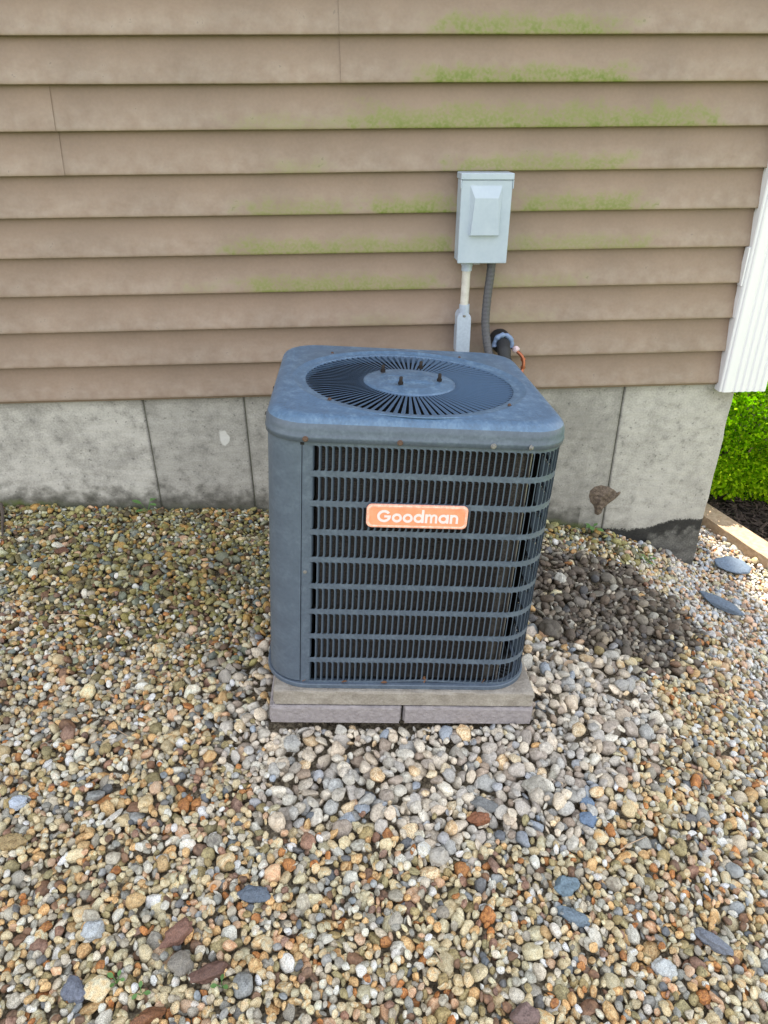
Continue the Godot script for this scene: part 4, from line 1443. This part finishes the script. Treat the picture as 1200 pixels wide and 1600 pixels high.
func build_gravel(bed: Node3D) -> void:
	var r := RandomNumberGenerator.new()
	r.seed = 4242
	hw = int((2.05 - hx0) / HC)
	hd = int((2.3 - hz0) / HC)
	hf.resize(hw * hd)
	for j in hd:
		for i in hw:
			hf[j * hw + i] = ground(hx0 + i * HC, hz0 + j * HC) - 0.012
	# shape library
	var NV := 36
	var lib: Array = []
	for v in NV:
		var b := r.randf_range(0.62, 0.95)
		var c := r.randf_range(0.42, 0.78) * (b + 0.2) * 0.85
		if v % 7 == 0: c *= 0.7
		var sz := Vector3(1.0, clampf(c, 0.28, 0.8), b)
		var an := r.randf_range(0.1, 1.0)
		lib.append([pebble_shape(v, 1, sz, an), pebble_shape(v, 2, sz, an), sz])
	var cam := Vector3(0, 0.824, 2.344)
	var zn := noise(300, 1.0, 3)
	# lay them down
	var laid: Array = []
	var tries := 0
	var want := 27000
	while laid.size() < want and tries < 160000:
		tries += 1
		var x := r.randf_range(hx0 + 0.03, hx0 + hw * HC - 0.03)
		var z := r.randf_range(hz0 + 0.03, hz0 + hd * HC - 0.03)
		if z < -0.02 and x < 1.40: continue
		# only a thin spread outside the picture
		var lim := 0.66 + (1.75 - z) * 0.52 + 0.18
		if (absf(x + 0.02) > lim and x < 0.9 or z > 1.95) and laid.size() > want * 0.55: continue
		var pal: Array = zone_palette(x, z, zn, r)
		var kind := [MIXED, GREIGE, WET, MOSSY, PALE].find(pal)
		var rad := 0.0122 * exp(r.randfn() * 0.27)
		if kind == 1: rad *= 1.32
		if kind == 2: rad *= 1.22
		if kind == 3: rad *= 1.08
		rad = clampf(rad, 0.0065, 0.024)
		var best := [x, z]
		var low := 9.0
		for k in 4:
			var qx := x + r.randf_range(-1, 1) * rad * 2.2 * (0.0 if k == 0 else 1.0)
			var qz := z + r.randf_range(-1, 1) * rad * 2.2 * (0.0 if k == 0 else 1.0)
			if blocked(qx, qz, rad): continue
			var hh := hat(qx, qz) - ground(qx, qz)
			if hh < low:
				low = hh
				best = [qx, qz]
		if low > 0.045: continue
		var v := r.randi() % NV
		if kind == 1 or kind == 2:
			if r.randf() < 0.6: v = (v / 2) * 2
		var sz: Vector3 = lib[v][2]
		var dr := drop(best[0], best[1], rad * (1.0 + sz.z) * 0.5, rad * sz.y, true)
		var up: Vector3 = (dr[1] + Vector3(r.randfn() * 0.24, 0, r.randfn() * 0.24)).normalized()
		if r.randf() < 0.09: up = (up + Vector3(r.randfn(), 0, r.randfn()).normalized() * 1.6).normalized()
		var yaw := r.randf() * TAU
		var fx := Vector3(cos(yaw), 0, sin(yaw))
		var zz := fx.cross(up).normalized()
		fx = up.cross(zz).normalized()
		var flip := 1.0 if r.randf() < 0.5 else -1.0
		var pc := pick(pal, r)
		laid.append([Vector3(best[0], dr[0], best[1]), Basis(fx, up * flip, zz * flip), rad, v, pc, r.randf()])
	# small stones sift into what is still bare
	for pass_no in 3:
		for j in range(2, hd - 2, 2):
			for i in range(2, hw - 2, 2):
				var x := hx0 + (i + r.randf_range(-1, 1)) * HC
				var z := hz0 + (j + r.randf_range(-1, 1)) * HC
				var bare: float = [-0.003, 0.004, 0.009][pass_no]
				if z > 1.05 and z < 1.13 and absf(x - 0.115) < 0.37: bare = 0.022
				if hat(x, z) - ground(x, z) > bare: continue
				if z > 1.95 or absf(x + 0.02) > 0.9 + (1.75 - z) * 0.52: continue
				var rad := r.randf_range(0.0070, 0.0115)
				if blocked(x, z, rad): continue
				var v := r.randi() % NV
				var sz: Vector3 = lib[v][2]
				var dr := drop(x, z, rad * (1.0 + sz.z) * 0.5, rad * sz.y, true)
				var yaw := r.randf() * TAU
				var up: Vector3 = (dr[1] + Vector3(r.randfn() * 0.3, 0, r.randfn() * 0.3)).normalized()
				var fx := Vector3(cos(yaw), 0, sin(yaw))
				var zz := fx.cross(up).normalized()
				fx = up.cross(zz).normalized()
				laid.append([Vector3(x, dr[0], z), Basis(fx, up, zz), rad, v, pick(zone_palette(x, z, zn, r), r), r.randf()])
	# which of them show largest
	var order: Array = []
	var shown: Array = []
	for i in laid.size():
		var p: Vector3 = laid[i][0]
		var top: float = p.y + laid[i][2] * lib[laid[i][3]][2].y
		var bury := hat(p.x, p.z) - top
		if bury > 0.010: continue
		if (absf(p.x + 0.02) > 0.72 + (1.75 - p.z) * 0.50 or p.z > 1.85) and bury > 0.002: continue
		shown.append(i)
		var d := p.distance_to(cam)
		var inside := absf(p.x + 0.02) < 0.60 + (1.69 - p.z) * 0.4 and p.z < 1.68
		if inside and bury < 0.003: order.append([laid[i][2] / d, i])
	order.sort_custom(func(a, b): return a[0] > b[0])
	var alone := {}
	for k in mini(300, order.size()): alone[order[k][1]] = true
	print("pebbles laid ", laid.size(), " shown ", shown.size(), " tries ", tries)
	# joined remainder, one surface for each kind of stone
	var mesh := ArrayMesh.new()
	for cls in 3:
		var vs := PackedVector3Array()
		var ns := PackedVector3Array()
		var cs := PackedColorArray()
		var ix := PackedInt32Array()
		for i in shown:
			if alone.has(i): continue
			var L: Array = laid[i]
			if L[4][7] != cls: continue
			var p: Vector3 = L[0]
			var near: bool = p.distance_to(cam) < 1.72 and p.z > 1.0 and L[2] > 0.0128 and bury_of(L, lib) < 0.004
			var lod := 2 if near else 1
			var shp: Array = lib[L[3]][1 if near else 0]
			var base := vs.size()
			var bs: Basis = L[1]
			vs.append_array(Transform3D(bs.scaled(Vector3.ONE * L[2]), p) * (shp[0] as PackedVector3Array))
			ns.append_array(Transform3D(bs, Vector3.ZERO) * (shp[1] as PackedVector3Array))
			cs.append_array(stone_colours(L[4], L[5], shp[2]))
			var id: PackedInt32Array = ico[lod][1]
			var old := ix.size()
			ix.append_array(id)
			for k in range(old, ix.size()): ix[k] += base
		var arr := []
		arr.resize(Mesh.ARRAY_MAX)
		arr[Mesh.ARRAY_VERTEX] = vs
		arr[Mesh.ARRAY_NORMAL] = ns
		arr[Mesh.ARRAY_COLOR] = cs
		arr[Mesh.ARRAY_INDEX] = ix
		print('class ', cls, ' triangles ', ix.size() / 3)
		mesh.add_surface_from_arrays(Mesh.PRIMITIVE_TRIANGLES, arr)
		mesh.surface_set_material(mesh.get_surface_count() - 1, M.stone[cls])
	var rest := part("loose_pebbles", mesh, null, bed)
	rest.set_meta("kind", "stuff")
	# and the largest by themselves
	var cache := {}
	for k in mini(300, order.size()):
		var L: Array = laid[order[k][1]]
		var key := "%d_%d_%d_%d" % [L[3] % 12, L[4][0], L[4][1], int(L[5] * 2)]
		if not cache.has(key):
			cache[key] = stone_mesh(lib[L[3]][1], L[4], L[5])
		var o := part("pebble", cache[key], M.stone[L[4][7]], bed)
		o.transform = Transform3D((L[1] as Basis).scaled(Vector3.ONE * L[2]), L[0])
	# remarkable stones, each a thing
	var n := 0
	for s in STONES:
		n += 1
		var rad: float = (s[2] as float) * (0.47 if s[2] < 0.1 else 0.5)
		var sz := Vector3(1.0, s[8] * minf(1.0, s[3] / s[2] + 0.25), s[3] / s[2])
		var shp := pebble_shape(500 + n, 3, sz, s[7], 0.34 if s[2] < 0.1 else 0.14)
		var c: Array = s[5]
		var e: Array = s[6]
		var pc := [c[0], c[1], c[2], e[0], e[1], e[2], 1, s[9]]
		var o := part("stone" if s[2] < 0.1 else "slate_slab", stone_mesh(shp, pc, 0.0), M.stone[s[9]], self)
		var top_y := hat(s[0], s[1])
		var dr := drop(s[0], s[1], rad * 0.8, rad * sz.y, true)
		var y: float = minf(dr[0], top_y + rad * sz.y * 0.12)
		if s[2] > 0.1: y = hat(s[0], s[1]) - 0.006
		var up: Vector3 = (dr[1] * 0.4 + Vector3(0, 1, 0.10)).normalized()
		if s[2] > 0.1: up = Vector3(0.12, 1, 0.12).normalized()
		var yaw := deg_to_rad(s[4])
		var fx := Vector3(cos(yaw), 0, -sin(yaw))
		var zz := fx.cross(up).normalized()
		fx = up.cross(zz).normalized()
		o.transform = Transform3D(Basis(fx, up, zz).scaled(Vector3.ONE * rad), Vector3(s[0], y, s[1]))
		o.name = numbered("slate_slab" if s[2] > 0.1 else "stone")
		tag(o, s[10], "slate slab" if s[2] > 0.1 else "stone")

func bury_of(L: Array, lib: Array) -> float:
	var p: Vector3 = L[0]
	return hat(p.x, p.z) - p.y - L[2] * lib[L[3]][2].y

func stone_colours(pc: Array, t: float, pat: PackedFloat32Array) -> PackedColorArray:
	var a := srgb(pc[0], pc[1], pc[2])
	var b := srgb(pc[3], pc[4], pc[5])
	var l := 1.12 + 0.54 * t
	var amt := 0.35 + 0.65 * fmod(t * 7.31, 1.0)
	var warm := (fmod(t * 13.7, 1.0) - 0.5) * 0.14
	var o := PackedColorArray()
	o.resize(pat.size())
	for i in pat.size():
		var f := smoothstep(0.35, 0.75, pat[i]) * amt
		o[i] = Color((a.r + (b.r - a.r) * f) * l * (1.0 + warm), (a.g + (b.g - a.g) * f) * l, (a.b + (b.b - a.b) * f) * l * (1.0 - warm))
	return o

func stone_mesh(shp: Array, pc: Array, t: float) -> ArrayMesh:
	var arr := []
	arr.resize(Mesh.ARRAY_MAX)
	arr[Mesh.ARRAY_VERTEX] = shp[0]
	arr[Mesh.ARRAY_NORMAL] = shp[1]
	arr[Mesh.ARRAY_COLOR] = stone_colours(pc, t, shp[2])
	arr[Mesh.ARRAY_INDEX] = ico[3 if (shp[0] as PackedVector3Array).size() > 200 else 2][1]
	var m := ArrayMesh.new()
	m.add_surface_from_arrays(Mesh.PRIMITIVE_TRIANGLES, arr)
	return m

# ------------------------------------------------------------------ planting at the right
func leaf_mesh(l: float, w: float) -> ArrayMesh:
	# oval leaf, slightly folded along its midrib, lying along +z
	var s := st_new()
	s.set_smooth_group(0)
	var st := [[0.0, 0.05], [0.3, 0.85], [0.62, 1.0], [0.88, 0.55], [1.0, 0.05]]
	for sg in [-1.0, 1.0]:
		for i in st.size() - 1:
			var a := Vector3(0, 0.0, st[i][0] * l)
			var b := Vector3(0, 0.0, st[i + 1][0] * l)
			var c := Vector3(sg * st[i + 1][1] * w / 2, w * 0.12 * st[i + 1][1], st[i + 1][0] * l)
			var d := Vector3(sg * st[i][1] * w / 2, w * 0.12 * st[i][1], st[i][0] * l)
			s.set_color(Color.WHITE)
			if sg > 0: quad(s, a, d, c, b)
			else: quad(s, a, b, c, d)
	return done(s)

func build_hedge() -> void:
	var r := RandomNumberGenerator.new()
	r.seed = 77
	var lm := leaf_mesh(0.020, 0.014)
	var spots := [[2.06, -0.97, 0.60, 0.50, 0.74], [3.18, -1.06, 0.55, 0.52, 0.66], [2.05, -2.05, 0.58, 0.52, 0.78], [4.25, -1.1, 0.5, 0.5, 0.6]]
	var labels := ["bright green clipped box shrub beside the foundation corner", "second green box shrub further right behind the timber edging", "green box shrub behind the nearest one along the house side", "third green box shrub far right in the mulch bed"]
	for n in spots.size():
		var sp: Array = spots[n]
		var gy := ground(sp[0], sp[1])
		var h := thing("box_shrub", labels[n], "shrub", Vector3(sp[0], gy, sp[1]), "clipped box shrubs in the mulch bed")
		var nz := noise(400 + n, 1.0, 3)
		var count := 56000 if n == 0 else 16000
		var mm := MultiMesh.new()
		mm.transform_format = MultiMesh.TRANSFORM_3D
		mm.use_colors = true
		mm.mesh = lm
		mm.instance_count = count
		for i in count:
			# superellipsoid shell, thickest at the skin
			var d := Vector3(r.randfn(), r.randfn(), r.randfn()).normalized()
			var e := pow(pow(absf(d.x), 4.0) + pow(absf(d.y), 2.6) + pow(absf(d.z), 3.2), -1.0 / 3.2)
			var lump := 1.0 + nz.get_noise_3dv(d * 2.2) * 0.10 + nz.get_noise_3dv(d * 7.0) * 0.07
			var depth := 1.0 - 0.36 * pow(r.randf(), 1.8)
			var p := d * e * lump * depth * Vector3(sp[2], sp[4] * 0.5, sp[3])
			p.y += sp[4] * 0.5 - 0.01
			var out := (d * Vector3(1, 1.2, 1) + Vector3(r.randfn(), r.randfn(), r.randfn()) * 0.55 + Vector3(0, 0.45, 0)).normalized()
			var side := out.cross(Vector3(r.randfn(), r.randfn(), r.randfn())).normalized()
			var b := Basis(side, out.cross(side) * -1.0, out).orthonormalized()
			mm.set_instance_transform(i, Transform3D(b.scaled(Vector3.ONE * r.randf_range(0.75, 1.3)), p))
			var t := r.randf()
			var tone := 0.75 + 0.5 * r.randf() + nz.get_noise_3dv(d * 5.0) * 0.3
			mm.set_instance_color(i, Color(lerpf(0.16, 0.42, t) * tone, lerpf(0.30, 0.60, t) * tone, lerpf(0.004, 0.008, t) * tone))
		var f := MultiMeshInstance3D.new()
		f.multimesh = mm
		f.material_override = M.leaf
		f.name = "foliage"
		f.set_meta("kind", "stuff")
		h.add_child(f, true)
		for k in 9:
			var a := TAU * k / 9.0 + r.randf()
			var s := st_new()
			var q := Vector3(cos(a) * sp[2] * 0.6, sp[4] * r.randf_range(0.5, 0.85), sin(a) * sp[3] * 0.6)
			tube(s, PackedVector3Array([Vector3(0, -0.02, 0), q * 0.5 + Vector3(0, 0.05, 0), q]), PackedFloat32Array([0.012, 0.008, 0.003]), 6)
			part("branch", done(s), M.bark, h)

func build_right_side() -> void:
	# mulch bed beyond the edging
	var mb := part("mulch_bed", sheet(span(1.47, 4.2, 30), span(-3.0, 0.05, 34), 0.0), M.mulch, self)
	var st := st_new()
	# cut the bed to the far side of the edging: rebuild with skewed grid
	st.set_smooth_group(0)
	var n := 26
	for i in n:
		for j in n:
			var v: Array[Vector3] = []
			for w in [[i, j], [i + 1, j], [i + 1, j + 1], [i, j + 1]]:
				var z := lerpf(-3.0, 0.05, w[1] / float(n))
				var xa := lerpf(1.53, 1.742, clampf((z + 0.74) / 0.695, 0.0, 1.06)) + 0.03
				var x := lerpf(xa, 4.2, pow(w[0] / float(n), 1.5))
				v.append(Vector3(x, ground(x, z) + 0.018 + rng.randf() * 0.006, z))
			quad(st, v[0], v[1], v[2], v[3])
	mb.mesh = done(st)
	mb.set_meta("kind", "structure")
	# shreds of bark
	var sh := st_new()
	bevel_box(sh, Vector3(-0.022, -0.003, -0.006), Vector3(0.022, 0.003, 0.006), 0.002)
	var mm := MultiMesh.new()
	mm.transform_format = MultiMesh.TRANSFORM_3D
	mm.use_colors = true
	mm.mesh = done(sh)
	mm.instance_count = 2600
	var r := RandomNumberGenerator.new()
	r.seed = 31
	for i in 2600:
		var z := r.randf_range(-1.1, 0.04)
		var xa := lerpf(1.53, 1.742, clampf((z + 0.74) / 0.695, 0.0, 1.06)) + 0.04
		var x := xa + pow(r.randf(), 1.5) * 1.3
		var b := Basis.from_euler(Vector3(r.randfn() * 0.35, r.randf() * TAU, r.randfn() * 0.35))
		mm.set_instance_transform(i, Transform3D(b.scaled(Vector3.ONE * r.randf_range(0.5, 1.2)), Vector3(x, ground(x, z) + 0.026 + r.randf() * 0.012, z)))
		var t := r.randf()
		mm.set_instance_color(i, Color(0.016 + 0.05 * t, 0.011 + 0.034 * t, 0.008 + 0.026 * t))  # shade under the shrubs is included in these browns
	var sm := StandardMaterial3D.new()
	sm.vertex_color_use_as_albedo = true
	sm.roughness = 0.95
	var mi := MultiMeshInstance3D.new()
	mi.multimesh = mm
	mi.material_override = sm
	mi.name = "bark_mulch"
	mi.set_meta("kind", "stuff")
	tag(mi, "dark brown shredded bark mulch under the box shrubs", "mulch")
	add_child(mi, true)
	# timber edging along the bed
	var a := Vector3(1.53, 0, -0.74)
	var b := Vector3(1.742, 0, -0.045)
	a.y = ground(a.x, a.z); b.y = ground(b.x, b.z) + 0.005
	var ed := part("timber_edging", slab_mesh(Vector3(-0.37, -0.06, -0.013), Vector3(0.37, 0.036, 0.013), 0.003, 71), M.timber, self)
	var dir := (b - a).normalized()
	var zz := dir.cross(Vector3.UP).normalized()
	ed.transform = Transform3D(Basis(dir, zz.cross(dir), zz), (a + b) * 0.5 + Vector3(0, 0.022, 0))
	tag(ed, "weathered tan timber edging board between gravel and mulch", "edging board")
	build_hedge()

func build_small() -> void:
	# stick in the far left corner of the gravel
	var s := st_new()
	var ctrl := [Vector3(-1.255, 0, 0.00), Vector3(-1.225, 0, 0.06), Vector3(-1.195, 0, 0.14), Vector3(-1.165, 0, 0.215)]
	for i in 4: ctrl[i].y = hat(ctrl[i].x, maxf(ctrl[i].z, 0.03)) + 0.008
	var pts := smooth_path(ctrl, 14)
	var rr := PackedFloat32Array()
	for i in pts.size(): rr.append(0.0075 - 0.0003 * i + 0.0008 * sin(i * 2.3))
	tube(s, pts, rr, 9)
	var tw := part("stick", done(s), M.twig, self)
	tag(tw, "dark bare stick leaning over mossy pebbles at the left edge", "stick")
	# thin bleached stems
	var stems := [[-0.62, 1.02, 0.7, 0.10, "thin bleached grass stem lying on pebbles left of the unit"], [0.53, 1.42, -0.4, 0.09, "thin bleached grass stem lying on pebbles at the lower right"], [-0.86, 0.62, 0.2, 0.11, "thin dry stem lying among the mossy pebbles at left"], [0.13, 1.60, 1.2, 0.05, "short dry stem on the pebbles at bottom centre"], [0.86, 1.22, -0.9, 0.10, "thin dry stem across pebbles near the right edge"]]
	for t in stems:
		s = st_new()
		var d: Vector3 = Vector3(cos(t[2]), 0, sin(t[2])) * t[3]
		var p := Vector3(t[0], hat(t[0], t[1]) + 0.004, t[1])
		var q: Vector3 = p + d
		q.y = hat(q.x, q.z) + 0.005
		tube(s, PackedVector3Array([p, (p + q) / 2 + Vector3(0, 0.006, 0), q]), PackedFloat32Array([0.0014, 0.0013, 0.0008]), 5)
		var o := part("grass_stem", done(s), M.timber, self)
		o.name = numbered("grass_stem")
		tag(o, t[4], "grass stem")
	# seedlings between the stones
	var lm := leaf_mesh(0.020, 0.013)
	var r := RandomNumberGenerator.new()
	r.seed = 5
	for w in [[-0.735, 0.012, 1.7, 4, "small green weed against the foundation at its left seam"], [-0.430, 1.632, 0.62, 4, "tiny green seedling at the bottom left, left of two close together"], [-0.385, 1.652, 0.58, 3, "tiny green seedling at the bottom left, nearer the red-brown stone"],
		[-0.250, 1.645, 0.6, 3, "tiny green seedling between stones under the red-brown speckled stone"], [0.945, 0.015, 1.4, 5, "low green weed by the mortar patch at the foundation"], [1.12, 0.16, 1.1, 5, "sparse green weed on the pebble slope right of the unit"], [1.775, -0.10, 1.6, 9, "bright green sprig at the end of the timber edging"]]:
		var y: float = hat(w[0], w[1])
		var o := thing("weed", w[4], "weed", Vector3(w[0], y - 0.004, w[1]))
		for k in w[3]:
			var a: float = TAU * k / w[3] + r.randf() * 0.8
			var up: float = r.randf_range(0.012, 0.028) * w[2]
			var tip := Vector3(cos(a) * 0.010 * w[2], up, sin(a) * 0.010 * w[2])
			s = st_new()
			tube(s, PackedVector3Array([Vector3.ZERO, tip]), PackedFloat32Array([0.0012, 0.0008]), 5, false)
			part("stem", done(s), M.weed, o)
			var lf := part("leaf", lm, M.weed, o)
			lf.position = tip
			lf.basis = Basis.from_euler(Vector3(r.randf_range(-0.5, 0.1), -a + PI / 2, r.randfn() * 0.2)).scaled(Vector3.ONE * w[2] * r.randf_range(0.7, 1.1))
	# dry scraps caught on the rim of the pan
	var rot := Basis.from_euler(Vector3(-0.04404, -0.00854, -0.06835))
	var org := Vector3(0.1098, -0.39, 0.7388)
	var bits := [[-0.232, "brown leaf scrap on the pan rim below the seam"], [-0.14, "curled brown leaf scrap on the pan rim, left of the middle"], [-0.045, "upright brown leaf scrap on the pan rim near the middle"], [0.06, "dark leaf scrap on the pan rim right of the middle"], [0.20, "pale seed scrap on the pan rim near its right corner"]]
	for b in bits:
		s = st_new()
		var m := leaf_mesh(0.016, 0.010)
		var o := part("leaf_scrap", m, M.litter, self)
		o.name = numbered("leaf_scrap")
		tag(o, b[1], "leaf scrap")
		o.transform = Transform3D(rot * Basis.from_euler(Vector3(r.randf_range(-0.9, -0.2), r.randf() * TAU, r.randfn() * 0.5)), org + rot * Vector3(b[0], 0.0155, HALF + 0.003))
	# drifted leaves on the gravel
	for q in [[-0.30, 1.47, "curled tan dry leaf on the gravel left of the slate chip"], [0.58, 0.86, "small brown dry leaf at the edge of the wet pebbles"]]:
		var o := part("dry_leaf", leaf_mesh(0.03, 0.018), M.timber, self)
		o.name = numbered("dry_leaf")
		tag(o, q[2], "dry leaf")
		o.transform = Transform3D(Basis.from_euler(Vector3(-0.3, r.randf() * TAU, 0.3)), Vector3(q[0], hat(q[0], q[1]) + 0.012, q[1]))

func _ready() -> void:
	# ---- camera, sky, sun, exposure
	var cam := Camera3D.new()
	cam.name = "camera"
	cam.position = Vector3(0.0, 0.8242, 2.3437)
	cam.rotation = Vector3(-0.50531, -0.05756, -0.00782)
	cam.fov = 71.6
	cam.near = 0.05
	cam.far = 400.0
	add_child(cam)
	cam.current = true
	var env := Environment.new()
	env.tonemap_mode = Environment.TONE_MAPPER_LINEAR
	env.tonemap_exposure = 2.35
	env.background_mode = Environment.BG_SKY
	env.sdfgi_enabled = true
	env.ssao_enabled = true
	env.ssil_enabled = true
	var sky := Sky.new()
	var sm := ProceduralSkyMaterial.new()
	sm.sky_top_color = Color(0.80, 0.82, 0.86)
	sm.sky_horizon_color = Color(1.0, 0.965, 0.915)
	sm.sky_curve = 0.16
	sm.ground_bottom_color = Color(0.30, 0.32, 0.24)
	sm.ground_horizon_color = Color(0.62, 0.66, 0.64)
	sm.energy_multiplier = 1.3
	sm.sun_angle_max = 6.0
	sky.sky_material = sm
	env.sky = sky
	var we := WorldEnvironment.new()
	we.name = "environment"
	we.environment = env
	add_child(we)
	var sun := DirectionalLight3D.new()
	sun.name = "sun"
	sun.light_energy = 1.5
	sun.light_color = Color(1.0, 0.95, 0.87)
	sun.light_angular_distance = 0.5
	sun.shadow_enabled = true
	add_child(sun)
	sun.look_at_from_position(Vector3.ZERO, Vector3(0.0, -2.2, 1.0), Vector3.UP)

	rng.seed = 12
	make_ico()
	make_materials()
	# ---- ground
	var far_x := [-120.0, -40.0, -15.0, -6.0, -3.4, -2.2, -1.4, -0.6, 0.2, 0.6, 1.0, 1.4, 1.8, 2.4, 3.4, 5.0, 9.0, 20.0, 60.0, 120.0]
	var far_z := [-120.0, -40.0, -15.0, -7.0, -3.0, -1.5, -0.6, 0.0, 0.4, 0.8, 1.2, 1.8, 2.6, 3.5, 5.0, 8.0, 16.0, 40.0, 120.0]
	var lawn := part("lawn", sheet(far_x, far_z, -0.035), M.lawn, self)
	lawn.set_meta("kind", "structure")
	var bed := part("gravel_bed", sheet(span(-3.3, 1.78, 60), span(-0.66, 3.4, 50), -0.014), M.gravel_far, self)
	bed.set_meta("kind", "structure")
	# ---- structure, then the things
	build_house()
	build_pad()
	build_unit()
	build_services()
	build_right_side()
	build_gravel(bed)
	build_small()
